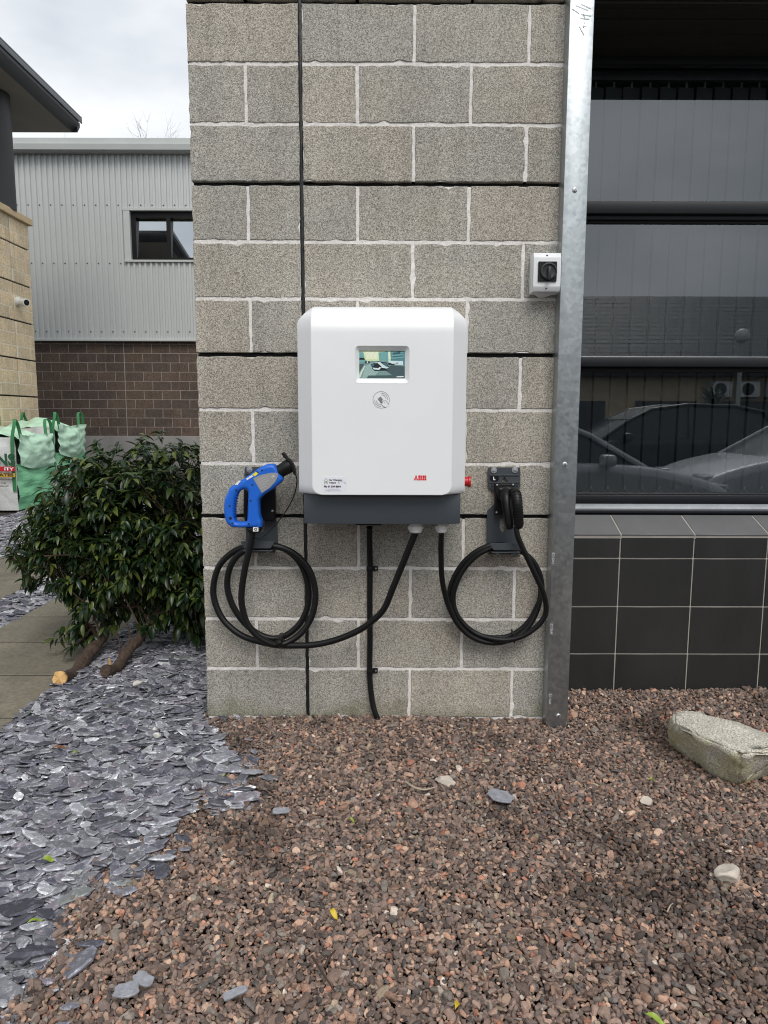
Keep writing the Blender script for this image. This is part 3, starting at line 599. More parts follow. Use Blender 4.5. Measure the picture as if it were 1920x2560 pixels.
# window opening
wx0s, wzt = sxz(330, 530); _, wzb = sxz(330, 652); wx1s = wx0s+2.6
zfa = sxz(200, 386)[1]; CYF = SY-.10; pit = .1195
def corr(name, x0, x1, z0, z1):
    xs_ = []; i = math.floor(x0/pit)
    prof = [(0, 0), (.30, 0), (.42, 1), (.78, 1), (.90, 0)]
    pts = []
    while i*pit < x1+pit:
        for t, h in prof:
            xx = (i+t)*pit
            if x0 <= xx <= x1: pts.append((xx, CYF+.032-.032*h))
        i += 1
    pts = [(x0, pts[0][1])]+pts+[(x1, pts[-1][1])]
    n = len(pts); v = [(x, y, z0) for x, y in pts]+[(x, y, z1) for x, y in pts]
    me_ = mesh('cladding_panel', v, [(j, j+1, n+j+1, n+j) for j in range(n-1)], 'cladding'); return put(name, me_, sh)
corr('cladding_panel', xs0, wx0s-.14, ztb+.03, zfa); corr('cladding_panel', wx0s-.14, wx1s+.14, wzt+.05, zfa)
corr('cladding_panel', wx0s-.14, wx1s+.14, ztb+.03, wzb-.04); corr('cladding_panel', wx1s+.14, xs1, ztb+.03, zfa)
put('bottom_flashing', MB().box((xs0, CYF-.03, ztb-.02), (xs1, CYF+.06, ztb+.03)).me('bottom_flashing', 'fascia_metal', bevel=.004), sh)
scr = MB().lathe((0, 0, 0), (0, -1, 0), [(0, .016), (.008, .014), (.012, .006)], 8).me('cladding_screw', 'screw_dark')
for py in (515, 660, 830):
    z = sxz(200, py)[1]; i = math.floor(-8.4/pit)
    while (i+.13)*pit < -3.2:
        x = (i+.13)*pit
        if not (py == 660 and x > wx0s-.25): piece('cladding_screw', scr, sh, (x, CYF+.033, z))
        i += 2
wf = put('window_frame', MB().box((wx0s-.02, SY-.03, wzb), (wx0s+.08, SY+.12, wzt)).box((wx0s+.08, SY-.03, wzt-.12), (wx1s, SY+.12, wzt)).box((wx0s+.08, SY-.03, wzb), (wx1s, SY+.12, wzb+.06)).box((onY(423, 590, SY).x-.045, SY-.031, wzb+.061), (onY(423, 590, SY).x+.045, SY+.119, wzt-.121)).me('window_frame', 'black_plastic'), sh)
mxx = onY(423, 590, SY).x
for a, b in ((wx0s+.08, mxx-.045), (mxx+.045, wx1s)):
    put('pane', mesh('pane', [(a, SY+.0, wzb+.06), (b, SY+.0, wzb+.06), (b, SY+.085, wzt-.12), (a, SY+.085, wzt-.12)], [(0,1,2,3)], 'shed_glass'), wf)  # backward lean is invented, shaped so the glass mirrors more bright sky
put('flashing_head', MB().box((wx0s-.16, CYF-.02, wzt+.003), (wx1s+.16, SY+.05, wzt+.05)).me('flashing_head', 'fascia_metal'), sh)
put('flashing_jamb', MB().box((wx0s-.15, CYF-.015, wzb-.0), (wx0s-.021, SY+.05, wzt+.0025)).me('flashing_jamb', 'fascia_metal'), sh)
put('flashing_sill', MB().box((wx0s-.16, CYF-.03, wzb-.045), (wx1s+.16, SY+.05, wzb-.003)).me('flashing_sill', 'fascia_metal'), sh)
zt0, zt1 = zfa-.03, sxz(200, 358)[1]
fsc = put('fascia_gutter', MB().prism([(xs0, CYF-.12, zt0), (xs0, CYF-.22, zt0+.02), (xs0, CYF-.24, zt0+(zt1-zt0)*.5), (xs0, CYF-.20, zt0+(zt1-zt0)*.52), (xs0, CYF-.20, zt1), (xs0, CYF+.3, zt1), (xs0, CYF+.3, zt0)], (xs1-xs0, 0, 0)).me('fascia_gutter', 'fascia_metal'), sh)
# bare trees behind the shed
def bare_tree(base, height, label, spread, n0, seed):
    random.seed(seed); t = thing('bare_tree', base, label, 'tree', 'bare trees beyond the shed'); tr = MB(); tw = MB()
    b = Vector(base); top = b+Vector((0, 0, height*.78)); tr.tube([b, b+Vector((.1, 0, height*.4)), top], [.16, .12, .05], 8)
    def grow(p, d, ln, r, lev):
        q = [p]; dd = d.copy()
        for _ in range(3):
            dd = (dd+Vector((random.gauss(0, .12), random.gauss(0, .12), random.uniform(0, .10)))).normalized(); q.append(q[-1]+dd*ln/3)
        tw.tube(q, [r, r*.8, r*.62, r*.42], 5)
        if lev > 0:
            for _ in range(random.choice((2, 3))):
                j = random.choice((1, 2, 3)); nd = (dd+Vector((random.gauss(0, .45), random.gauss(0, .45), random.uniform(-.05, .3)))).normalized(); grow(q[j], nd, ln*random.uniform(.55, .8), r*.55, lev-1)
    for i in range(n0):
        z = height*random.uniform(.55, .8); p = b+Vector((.05, 0, z)); a = random.uniform(0, 6.28)
        grow(p, Vector((math.cos(a)*spread, math.sin(a)*spread, 1)).normalized(), height*.10, .016, 3)
    put('trunk', tr.me('trunk', 'bark_bare', True), t); put('crown', tw.me('crown', 'bark_bare', True), t)
p = onY(385, 300, 20); bare_tree((p.x, 20, -.05), p.z+.3, 'bare leafless tree showing above the shed roof by the pillar', .35, 10, 5)
p = onY(62, 338, 22); bare_tree((p.x, 22, -.05), p.z+.4, 'bare leafless treetop just showing above the shed beside the eaves', .9, 9, 8)
random.seed(11)
# ================================================================== BULK BAGS
def bag(x0, x1, y0, y1, h, label, txt):
    t = thing('bulk_bag', ((x0+x1)/2, (y0+y1)/2, -.02), label, 'bag', 'bulk bags standing on the slate')
    def wall(name, mat, P, n=26, m=26):
        v = []
        for j in range(m+1):
            for i in range(n+1):
                u, w_ = i/n, j/m; b = math.sin(math.pi*u)*math.sin(math.pi*min(1, w_*1.05+.03))**.6
                v.append(P(u, w_, .05*b+.03*noise.noise((u*4+x0*3, w_*5, y0+len(name)))+.007*noise.noise((u*9+x0, w_*10, y0))+(.05*noise.noise((u*6, 3, x0))*w_**4)))
        return put(name, mesh(name, v, [(j*(n+1)+i, j*(n+1)+i+1, (j+1)*(n+1)+i+1, (j+1)*(n+1)+i) for j in range(m) for i in range(n)], mat, True), t)
    top = lambda u: h+.05*noise.noise((u*3.1, x0*2, y1))+.03*abs(2*u-1)
    fr = wall('front_panel', 'bag_white', lambda u, w_, b: (x0+(x1-x0)*u, y0-b, -.02+top(u)*w_))
    wall('side_panel', 'bag_green', lambda u, w_, b: (x1+b, y0+(y1-y0)*u, -.02+(top(u)*.62)*w_))
    wall('side_flap', 'bag_pale', lambda u, w_, b: (x1+b*1.3+.035, y0+.04+(y1-y0-.06)*u, -.02+top(u)*(.60+.42*w_)-.05*math.sin(math.pi*u)*(1-w_)))
    wall('side_panel', 'bag_green', lambda u, w_, b: (x0-b, y1-(y1-y0)*u, -.02+top(u)*w_)); wall('back_panel', 'bag_white', lambda u, w_, b: (x1-(x1-x0)*u, y1+b, -.02+top(u)*w_))
    wall('top_cover', 'bag_pale', lambda u, w_, b: (x0+(x1-x0)*u, y0+(y1-y0)*w_, h-.03+b*2.5+.06*noise.noise((u*5, w_*5, x0))))
    for (cx, cy, dx, dy) in ((x0, y0, 1, 1), (x1, y0, -1, 1), (x0, y1, 1, -1), (x1, y1, -1, -1)):
        st = MB(); w2 = .021; lean = random.uniform(-.06, .06)
        path = spline([(cx+dx*.02, cy-dy*.045, h*.25), (cx+dx*.015, cy-dy*.045, h*.9), (cx+lean, cy, h+.16), (cx+lean*1.2+dx*.03, cy+dy*.06, h+.21), (cx+lean+dx*.02, cy+dy*.12, h+.14), (cx-dx*.01, cy+dy*.16, h-.1)], 6)
        v = []; 
        for q in path: v += [q+Vector((-w2, 0, 0)), q+Vector((w2, 0, 0)), q+Vector((w2, .008, .004)), q+Vector((-w2, .008, .004))]
        n = len(path); st.add(v, [(4*i+a, 4*i+(a+1) % 4, 4*i+4+(a+1) % 4, 4*i+4+a) for i in range(n-1) for a in range(4)])
        put('strap', st.me('strap', 'strap_green', True), t)
    for body, size, px, py, mt, bold in txt:
        yy = y0-.085; q = onY(px, py, yy); put('lettering', text(body, size, q.x, yy, q.z, mt, bold, align='RIGHT'), fr)
    return t, fr
bY0 = onZ(20, 1272).y; bx1 = onZ(54, 1272).x
M('bag_small', (0.05, 0.05, 0.05), 0.6)
t, fr = bag(bx1-.98, bx1-.03, bY0, bY0+1.0, .92, 'white bulk bag with green straps and printed lettering', [('INS', .20, 39, 1163, 'bag_text', .008), ('and colour variations', .026, 33, 1200, 'bag_small', .0005), ('214 3362', .034, 16, 1210, 'bag_small', .0005), ('aggregates.com', .034, 23, 1217, 'bag_small', .0005)])
for (py0, py1, mt, s, tc_) in ((1166.5, 1178, 'bag_red', 'ITY', 'pure_white'), (1183, 1192.5, 'bag_yellow', 'ATES', 'bag_small')):
    yy = bY0-.08; a = onY(-40, py1, yy); b = onY(37, py0, yy)
    put('printed_band', flat([(a.x, a.z), (b.x, a.z), (b.x, b.z), (a.x, b.z)], yy, mt), fr)
    put('lettering', text(s, .05, onY(34, py1-2.5, yy).x, yy-.004, a.z+.012, tc_, .002, align='RIGHT', sx=1.6), fr)
c2 = onY(141, 1150, 8.0)
bag(c2.x-.9, c2.x, 8.0, 9.0, 1.02, 'bulk bag with green side standing behind the lettered bag', [])

# ================================================================== CHARGER
FYc, OYc, BYc = -0.31, -0.24, -0.035
def k1(x, y): return 700+x/3.19, 740+y/3.19          # pixel of the enlarged photograph -> photograph
tl, tr_ = onY(*k1(250, 90), -0.20), onY(*k1(1380, 90), -0.20)
shl, shr = onY(*k1(133, 205), OYc), onY(*k1(1495, 205), OYc)
bl_, br_ = onY(*k1(157, 1568), OYc), onY(*k1(1472, 1568), OYc)
pbl, pbr = onY(*k1(262, 1400), FYc), onY(*k1(1367, 1400), FYc)
ptl, ptr = onY(*k1(243, 300), FYc), onY(*k1(1386, 300), FYc)
zbot = bl_.z; ztopc = tl.z; z1c = onY(960, 832, FYc).z
xo_l, xo_r = (shl.x+bl_.x)/2, (shr.x+br_.x)/2; xp_l, xp_r = (pbl.x+ptl.x)/2, (pbr.x+ptr.x)/2
cgr = thing('wall_charger', ((xo_l+xo_r)/2, 0, 0.7), 'white wall mounted electric vehicle charger with small screen', 'charger')
prof = []; rc = .032
for z in list(np.linspace(0, rc, 8))+[.1, .25, .4]: prof.append((FYc, zbot+z))
prof = [q for q in prof if q[1] < z1c]; prof.append((FYc, z1c))
hz = ztopc-z1c
for k in range(1, 13):
    a = k/12*math.pi/2; prof.append((FYc+.11*(1-math.cos(a)), z1c+hz*math.sin(a)))
zsh = (shl.z+shr.z)/2; mb = MB(); cols_ = []
for (y, z) in prof:
    dzb = z-zbot; ins = rc-math.sqrt(max(0, rc*rc-(rc-dzb)**2)) if dzb < rc else 0
    if z <= zsh: ql, qr, qy, qz = xo_l, xo_r, OYc, z
    else:
        t = (z-zsh)/(ztopc-zsh); ql, qr, qy, qz = xo_l+(xp_l-xo_l)*t, xo_r+(xp_r-xo_r)*t, OYc+(y+.02-OYc)*t, z
    cols_.append([(ql, BYc, qz), (ql, qy, qz), (xp_l+ins, y, z), (xp_r-ins, y, z), (qr, qy, qz), (qr, BYc, qz)])
# the sloping shoulders follow the outer edge first, so slip one extra station exactly at shoulder height
v = [p for c in cols_ for p in c]; n = len(cols_)
f = [(6*i+j, 6*i+j+1, 6*i+j+7, 6*i+j+6) for i in range(n-1) for j in range(5)]
f += [tuple(range(5, -1, -1)), tuple(6*(n-1)+j for j in range(6)), tuple([6*i for i in range(n-1, -1, -1)]+[6*i+5 for i in range(n)])]
cov = MB().add(v, f).me('cover', 'cover_white')
# recess for the screen, cut through the front
ol, orr = onY(*k1(600, 397), FYc), onY(*k1(1030, 697), FYc)
def rrect(x0, x1, z0, z1, r, n=6):
    out = []
    for cx, cz, a0 in ((x1-r, z1-r, 0), (x0+r, z1-r, 90), (x0+r, z0+r, 180), (x1-r, z0+r, 270)):
        for k in range(n+1): a = R(a0+90*k/n); out.append((cx+r*math.cos(a), cz+r*math.sin(a)))
    return out
ro = rrect(ol.x, orr.x, orr.z, ol.z, .013)
cut_me = MB().prism([(x, FYc-.03, z) for x, z in ro], (0, .06, 0)).me('cutter', 'cover_white')
tmpa = bpy.data.objects.new('tmpa', cov); tmpb = bpy.data.objects.new('tmpb', cut_me); COL.objects.link(tmpa); COL.objects.link(tmpb)
md = tmpa.modifiers.new('b', 'BOOLEAN'); md.object = tmpb; md.operation = 'DIFFERENCE'; md.solver = 'EXACT'
dg = bpy.context.evaluated_depsgraph_get(); cov2 = bpy.data.meshes.new_from_object(tmpa.evaluated_get(dg))
bpy.data.objects.remove(tmpa); bpy.data.objects.remove(tmpb)
bm = bmesh.new(); bm.from_mesh(cov2)
bm.normal_update()
bmesh.ops.bevel(bm, geom=[e for e in bm.edges if len(e.link_faces) == 2 and e.calc_face_angle(0) > R(12) and not all(abs(v_.co.y-FYc) < .031 and ol.x-.01 < v_.co.x < orr.x+.01 and orr.z-.01 < v_.co.z < ol.z+.01 for v_ in e.verts)], offset=.0018, segments=2, affect='EDGES', clamp_overlap=True)
bm.to_mesh(cov2); bm.free(); cov2.polygons.foreach_set('use_smooth', [True]*len(cov2.polygons)); cov2.set_sharp_from_angle(angle=R(28))
cover = put('cover', cov2, cgr)
# bezel funnel and display
dl, dr = onY(*k1(632, 437), FYc+.016), onY(*k1(995, 657), FYc+.016)
ri = rrect(dl.x, dr.x, dr.z, dl.z, .0015); ro2 = rrect(ol.x-.0005, orr.x+.0005, orr.z-.0005, ol.z+.0005, .013)
n = len(ro2); bz = mesh('bezel', [(x, FYc-.0008, z) for x, z in ro2]+[(x, FYc+.016, z) for x, z in ri]+[(x, FYc+.0162, z) for x, z in rrect(dl.x, dr.x, dr.z, dl.z, .0015)], [(i, (i+1) % n, n+(i+1) % n, n+i) for i in range(n)], 'bezel_white', True)
bm = bmesh.new(); bm.from_mesh(bz); bmesh.ops.recalc_face_normals(bm, faces=bm.faces); bm.to_mesh(bz); bm.free(); bz.set_sharp_from_angle(angle=R(40)); bezel = put('screen_bezel', bz, cover)
for i, (nm, col) in enumerate({'sky_a': (205, 222, 170), 'sky_b': (228, 235, 205), 'teal': (110, 165, 165), 'teal_d': (48, 92, 100), 'teal_m': (80, 130, 135), 'road': (118, 150, 148), 'road_d': (66, 88, 92), 'road_l': (150, 178, 172), 'line': (205, 222, 205), 'carw': (205, 225, 225), 'card': (16, 24, 36), 'carm': (70, 105, 118), 'wallw': (205, 228, 232), 'redp': (120, 40, 50), 'wht': (240, 245, 245), 'dk': (10, 14, 16)}.items()):
    M('screen_'+nm, s2l(*col), 0.2, spec=0.4, var=.22, vscale=170, speck=.16, sscale=600, emit=0.62)
DYs = FYc+.0155; dw, dh = dr.x-dl.x, dl.z-dr.z
def dp(u, v_, k): return (dl.x+dw*u, DYs-k*.00006, dl.z-dh*v_)
dsp = put('display', mesh('display', [dp(0, 0, 0), dp(1, 0, 0), dp(1, 1, 0), dp(0, 1, 0)], [(3, 2, 1, 0)], 'screen_sky_a'), cover)
pic = MB(); pm = []; order = []
def P(mat, *pts):
    if mat not in order: order.append(mat)
    pic.mi = order.index(mat); k = len(pic.f)+1; pic.add([dp(a/1000, b/1000, k) for a, b in pts], [tuple(range(len(pts)))])
P('screen_sky_b', (120, 0), (420, 0), (400, 300), (150, 300)); P('screen_teal', (0, 30), (90, 60), (120, 300), (0, 300)); P('screen_teal', (420, 60), (640, 20), (640, 380), (440, 380)); P('screen_sky_b', (630, 0), (720, 0), (720, 300), (640, 300))
P('screen_teal_m', (680, 0), (1000, 0), (1000, 370), (690, 370)); P('screen_teal', (700, 30), (980, 20), (980, 60), (700, 90)); P('screen_teal', (700, 140), (980, 110), (980, 150), (700, 190)); P('screen_teal', (700, 240), (980, 200), (980, 240), (700, 290)); P('screen_teal_d', (840, 0), (1000, 0), (1000, 20), (840, 50)); P('screen_teal_d', (740, 60), (900, 40), (900, 120), (740, 140)); P('screen_teal_d', (740, 200), (960, 165), (960, 200), (740, 240))
P('screen_card', (0, 260), (100, 250), (130, 330), (0, 330)); P('screen_teal', (0, 330), (130, 330), (220, 400), (0, 420))
P('screen_road', (0, 420), (230, 370), (640, 370), (1000, 520), (1000, 1000), (0, 1000)); P('screen_road_l', (130, 560), (300, 420), (420, 760), (300, 1000), (60, 1000)); P('screen_road_d', (700, 520), (1000, 560), (1000, 1000), (820, 1000), (560, 700)); P('screen_road_d', (0, 480), (120, 470), (0, 780)); P('screen_road_d', (200, 900), (820, 880), (820, 1000), (160, 1000))
P('screen_line', (0, 860), (110, 540), (135, 540), (20, 980), (0, 985))
P('screen_wallw', (640, 360), (990, 370), (990, 510), (640, 490)); P('screen_teal_m', (960, 370), (1000, 370), (1000, 520), (960, 510))
P('screen_card', (120, 380), (230, 380), (230, 450), (130, 460)); P('screen_wht', (165, 390), (195, 390), (190, 430), (165, 430))
P('screen_card', (620, 420), (780, 470), (770, 520), (640, 510)); P('screen_carw', (660, 420), (740, 430), (780, 470), (720, 470))
P('screen_card', (270, 640), (560, 620), (640, 720), (420, 730), (340, 740)); P('screen_card', (250, 480), (330, 450), (420, 380), (480, 400), (600, 420), (660, 600), (520, 640), (320, 700), (280, 600)); P('screen_carw', (330, 440), (450, 400), (560, 540), (650, 600), (600, 640), (450, 600)); P('screen_card', (340, 450), (400, 440), (500, 590), (430, 600), (350, 530)); P('screen_carm', (500, 430), (590, 440), (630, 560), (590, 580)); P('screen_carw', (290, 610), (470, 640), (440, 690), (320, 680)); P('screen_carm', (270, 490), (330, 480), (320, 560), (280, 560)); P('screen_wht', (430, 600), (470, 600), (460, 640), (430, 630))
P('screen_wht', (820, 930), (960, 925), (960, 955), (820, 962)); P('screen_wht', (880, 925), (975, 920), (975, 950), (880, 955)); P('screen_dk', (0, 0), (1000, 0), (1000, 30), (0, 30))
put('display_picture', pic.me('display_picture', order), dsp)
put('lettering', text('ABB', .0055, dl.x+dw*.79, DYs-.005, dl.z-dh*.47, 'screen_redp', .0002), dsp)
pass
# card reader symbol
yf = FYc-.0006; rcn = onY(*k1(807, 828), FYc); rr = (onY(*k1(874, 828), FYc)-rcn).x
sym = MB()
def arc(r, a0, a1, wd, n=28):
    v = []
    for k in range(n+1):
        a = R(a0+(a1-a0)*k/n); v += [(rcn.x+(r-wd)*math.cos(a), yf, rcn.z+(r-wd)*math.sin(a)), (rcn.x+r*math.cos(a), yf, rcn.z+r*math.sin(a))]
    sym.add(v, [(2*i, 2*i+1, 2*i+3, 2*i+2) for i in range(n)])
arc(rr, -32, 308, rr*.045, 60); arc(rr*.80, 0, 88, rr*.045); arc(rr*.62, 8, 88, rr*.045); arc(rr*.80, 180, 268, rr*.045); arc(rr*.62, 188, 268, rr*.045)
put('card_symbol_rings', sym.me('rings', 'grey_print'), cover)
def rp(*q): return [(rcn.x+a*rr, rcn.z+b*rr) for a, b in q]
put('card_symbol_card', flat(rp((-.42, .12), (-.06, .40), (.35, -.18), (-.02, -.45)), yf-.0003, 'grey_print'), cover)
put('card_symbol_hand', flat(rp((.12, -.08), (.2, -.02), (.34, -.25), (.5, -.08), (.88, -.62), (.62, -.9), (.25, -.78), (.02, -.5), (.16, -.5), (.22, -.36)), yf-.0006, 'cover_white'), cover)
hl = MB()
for q in (((.34, -.25), (.42, -.36)), ((.34, -.10), (.60, -.10)), ((.60, -.10), (.88, -.60)), ((.02, -.5), (.25, -.76)), ((.25, -.76), (.62, -.92))):
    (a, b), (c, d) = q; p_, q_ = Vector((rcn.x+a*rr, yf-.0008, rcn.z+b*rr)), Vector((rcn.x+c*rr, yf-.0008, rcn.z+d*rr)); nn = (q_-p_).cross(Vector((0, 1, 0))).normalized()*rr*.022
    hl.add([p_+nn, q_+nn, q_-nn, p_-nn], [(0, 1, 2, 3)])
put('card_symbol_outline', hl.me('outline', 'grey_print'), cover)
# red logo letters, each cut by a fine horizontal and vertical gap
lg0, lg1 = onY(*k1(1067, 1470), FYc), onY(*k1(1168, 1430), FYc); W3 = (lg1.x-lg0.x); H3 = lg1.z-lg0.z
def lp(a, b): return (lg0.x+W3*a, lg0.z+H3*b)
Aq = [[(0, 0), (.12, 0), (.155, .24), (.165, .24), (.165, .42), (.06, .42)], [(.075, .48), (.165, .48), (.165, 1), (.14, 1)], [(.185, .24), (.20, .24), (.235, 0), (.345, 0), (.29, .42), (.185, .42)], [(.185, .48), (.275, .48), (.215, 1), (.185, 1)]]
def Bq(o):
    s = .315
    q = [[(0, 0), (.50, 0), (.50, .42), (0, .42)], [(0, .48), (.50, .48), (.50, 1), (0, 1)], [(.56, 0), (.80, .0), (.96, .10), (1, .25), (.95, .38), (.86, .42), (.56, .42)], [(.56, .48), (.84, .48), (.94, .6), (.95, .78), (.85, .95), (.72, 1), (.56, 1)]]
    return [[(o+a*s, b) for a, b in r] for r in q]
lgm = MB()
for q in Aq+Bq(.36)+Bq(.69): lgm.add([(lp(a, b)[0], yf, lp(a, b)[1]) for a, b in q], [tuple(range(len(q)))])
put('red_logo', lgm.me('red_logo', 'red_print'), cover)
# installer's sticker
s0, s1 = onY(*k1(342, 1562), FYc), onY(*k1(536, 1442), FYc); sw, sh_ = s1.x-s0.x, s1.z-s0.z
stk = put('sticker', MB().box((s0.x, FYc-.0005, s0.z), (s1.x, FYc+.001, s1.z)).me('sticker', 'label_white'), cover)
ys = FYc-.0008
for body, sz, u, v_, mt, bo in (('Car Chargers', .0080, .25, .74, 'black_print', .0003), ('Ireland', .0080, .27, .56, 'black_print', .0003), ('Ph: 01 534 8564', .0085, .05, .30, 'black_print', .0005), ('w: carchargersireland.ie', .0046, .14, .165, 'grey_print', 0), ('e: info@carchargersireland.ie', .0046, .08, .05, 'grey_print', 0)):
    put('lettering', text(body, sz, s0.x+sw*u, ys, s0.z+sh_*v_, mt, bo), stk)
hs = MB()
for (a, b), (c, d) in (((.05, .70), (.135, .90)), ((.135, .90), (.23, .70)), ((.075, .70), (.075, .53)), ((.075, .53), (.20, .53)), ((.20, .53), (.20, .70)), ((.62, .60), (.72, .68)), ((.72, .68), (.86, .66)), ((.86, .66), (.94, .58)), ((.62, .60), (.68, .55)), ((.94, .58), (.90, .53))):
    p_, q_ = Vector((s0.x+sw*a, ys, s0.z+sh_*b)), Vector((s0.x+sw*c, ys, s0.z+sh_*d)); nn = (q_-p_).cross(Vector((0, 1, 0))).normalized()*.0004; hs.add([p_+nn, q_+nn, q_-nn, p_-nn], [(0, 1, 2, 3)])
put('house_outline', hs.me('house_outline', 'black_print'), stk)
put('tree_mark', flat([(s0.x+sw*(.137+.038*math.cos(a)), s0.z+sh_*(.66+.07*math.sin(a))) for a in np.linspace(0, 6.28, 14)[:-1]], ys, 'green_print'), stk)
# grey terminal box below
gt, gb = onY(955, 1235, -.25), onY(955, 1309, -.25); gx_l, gx_r = onY(759.6, 1270, -.25).x, onY(1150.8, 1270, -.25).x; cl_, cr_ = onY(806.6, 1270, -.262).x, onY(1103.8, 1270, -.262).x
hbx = MB().prism([(gx_l, BYc, gb.z), (gx_l, -.25, gb.z), (cl_, -.262, gb.z), (cr_, -.262, gb.z), (gx_r, -.25, gb.z), (gx_r, BYc, gb.z)], (0, 0, zbot-.002-gb.z)).me('terminal_box', 'box_grey', bevel=.002, angle=60)
tb = put('terminal_box', hbx, cgr)
put('shadow_lip', MB().box((gx_l+.004, -.256, zbot-.012), (gx_r-.004, BYc-.001, zbot+.0035)).me('shadow_lip', 'black_plastic'), tb) if False else None
put('mounting_plate', MB().box((gx_l+.02, BYc-.001, gb.z-.012), (gx_r-.01, -.002, ztopc-.03)).me('mounting_plate', 'black_plastic', bevel=.002), cgr)
put('rear_gland_box', MB().box((onY(889, 1320, -.06).x, -.105, gb.z-.028), (onY(955, 1320, -.06).x, -.04, gb.z-.0005)).me('rear_gland_box', 'black_plastic', bevel=.003), tb)
def gland(px, w_px):
    c = onY(px, 1309, -.205); r = w_px*.5*2.49/F; z = c.z
    hexv = [(c.x+r*math.cos(R(60*k+10)), -.205+r*math.sin(R(60*k+10)), z-.020) for k in range(6)]
    o = put('cable_gland', MB().lathe((c.x, -.205, z-.006), (0, 0, 1), [(0, r*.8), (.0055+gb.z-z, r*.8)], 20).prism(hexv, (0, 0, .014)).lathe((c.x, -.205, z-.032), (0, 0, 1), [(0, r*.60), (.004, r*.78), (.012, r*.82)], 24).me('cable_gland', 'gland_white', bevel=.0012), tb)
    return Vector((c.x, -.205, z-.03))
G1 = gland(1039.5, 42); G2 = gland(1104, 33)
# emergency stop on the right side
es = onY(*k1(1478, 1480), -.16); es.x = xo_r
put('stop_button', MB().lathe(es, (1, 0, 0), [(0, .016), (.012, .0165), (.020, .0175), (.0225, .0205), (.0275, .0205), (.029, .019)], 28).me('stop_button', 'red_plastic', True), cgr)

# ================================================================== BRACKETS, CONNECTORS, CABLES
def k2(x, y): return 500+x/3.95, 1100+y/3.95
def k3(x, y): return 1040+x/3.95, 1120+y/3.95
def k4(x, y): return 500+x/3.607, 1300+y/3.607
def xz(kf, pts, Y): return [(lambda p: (p.x, p.z))(onY(*kf(x, y), Y)) for x, y in pts]
def washer(parent, kf, x, y, r, Y, name='bolt'):
    c = onY(*kf(x, y), Y); o = put(name, MB().lathe(c, (0, -1, 0), [(0, r), (.002, r), (.0028, r*.94), (.003, r*.45), (.006, r*.42), (.0063, r*.2)], 24).me(name, 'washer', True), parent); return o
# right bracket
br = thing('cable_bracket', onY(*k3(860, 600), 0), 'dark grey cable bracket marked L right of the charger', 'bracket', 'cable brackets')
def cut_diamond(pts): return pts
plate_r = [(720, 190), (1020, 190), (1030, 205), (1030, 385), (990, 425), (990, 545), (1000, 600), (1005, 930), (1040, 945), (1042, 1045), (722, 1045), (700, 935), (702, 620), (775, 550), (775, 430), (715, 385), (708, 205)]
tri = [(868, 282), (910, 335), (905, 352), (845, 352), (846, 325)]; dia = [(826, 690), (888, 690), (888, 790), (853, 842), (826, 790)]
put('back_plate', extr([xz(k3, plate_r, -.012), xz(k3, tri, -.012), xz(k3, dia, -.012)], -.012, .003, .0012, 'bracket_grey', 1), br)
for ya, yb_ in ((262, 274), (334, 346)):
    put('fold_rib', extr([xz(k3, [(722, ya), (1018, ya), (1018, yb_), (722, yb_)], -.017)], -.016, .003, .0012, 'bracket_grey', 1), br)
washer(br, k3, 768, 220, .0118, -.0155); washer(br, k3, 977, 217, .0118, -.0155)
for x, y in ((750, 378), (997, 377)):
    c = onY(*k3(x, y), -.0155); put('hole', MB().lathe(c, (0, -1, 0), [(0, .003), (.0006, .003)], 12).me('hole', 'black_plastic'), br)
hexp = xz(k3, [(726, 300), (750, 270), (800, 270), (824, 300), (800, 330), (750, 330)], -.016); put('letter_tag', extr([hexp], -.0165, .0015, .0003, 'black_plastic', 0), br)
c = onY(*k3(761, 314), -.0185); put('lettering', text('L', .0155, c.x, -.0187, c.z, 'pure_white', .0009), br)
def hook(parent, kf, x0, x1, y0, y1, Y0, Y1):
    a, b = onY(*kf(x0, y0), Y1), onY(*kf(x1, y1), Y1)
    put('shelf', MB().box((a.x+.006, Y1+.001, b.z-.012), (b.x-.006, Y0, b.z-.008)).me('shelf', 'bracket_grey', bevel=.001), parent)
    w_ = b.x-a.x
    put('front_lip', extr([[(a.x, a.z), (b.x, a.z), (b.x, a.z-.006), (b.x-.012, b.z), (a.x+.012, b.z), (a.x, a.z-.006)]], Y1, .002, .0008, 'bracket_grey', 1), parent)
    for xx in (a.x+.022, b.x-.03):
        put('lug', MB().box((xx, Y1+.004, b.z-.02), (xx+.012, Y1+.03, b.z-.0125)).me('lug', 'bracket_grey', bevel=.001), parent)
hook(br, k3, 735, 1045, 938, 1008, -.012, -.10)
# right connector (black, plugged into its socket, grip hanging down)
rcg = thing('charging_connector', onY(*k3(930, 600), -.1), 'black charging connector with ribbed grip on a looped black cable', 'connector')
put('socket', extr([xz(k3, [(778, 350), (975, 350), (975, 420), (1000, 440), (1000, 650), (790, 652), (778, 640)], -.03)], -.03, .014, .004, 'black_plastic'), rcg)
for x, y in ((800, 366), (957, 362), (795, 636)):
    washer(rcg, k3, x, y, .0038, -.0442, 'screw')
shroud = closed([onY(*k3(x, y), -.06) for x, y in ((800, 400), (850, 380), (930, 378), (985, 400), (1010, 440), (990, 520), (900, 560), (820, 500))], 4)
put('shroud', extr([[(p.x, p.z) for p in shroud]], -.058, .020, .010, 'black_plastic', 3), rcg)
def capsule(pts, rad, mat='black_plastic', sub=5):
    sp_ = spline(pts, sub); rr_ = np.interp(np.linspace(0, 1, len(sp_)), np.linspace(0, 1, len(rad)), rad)
    return MB().tube(sp_, list(rr_), 18).me('part', mat, True)
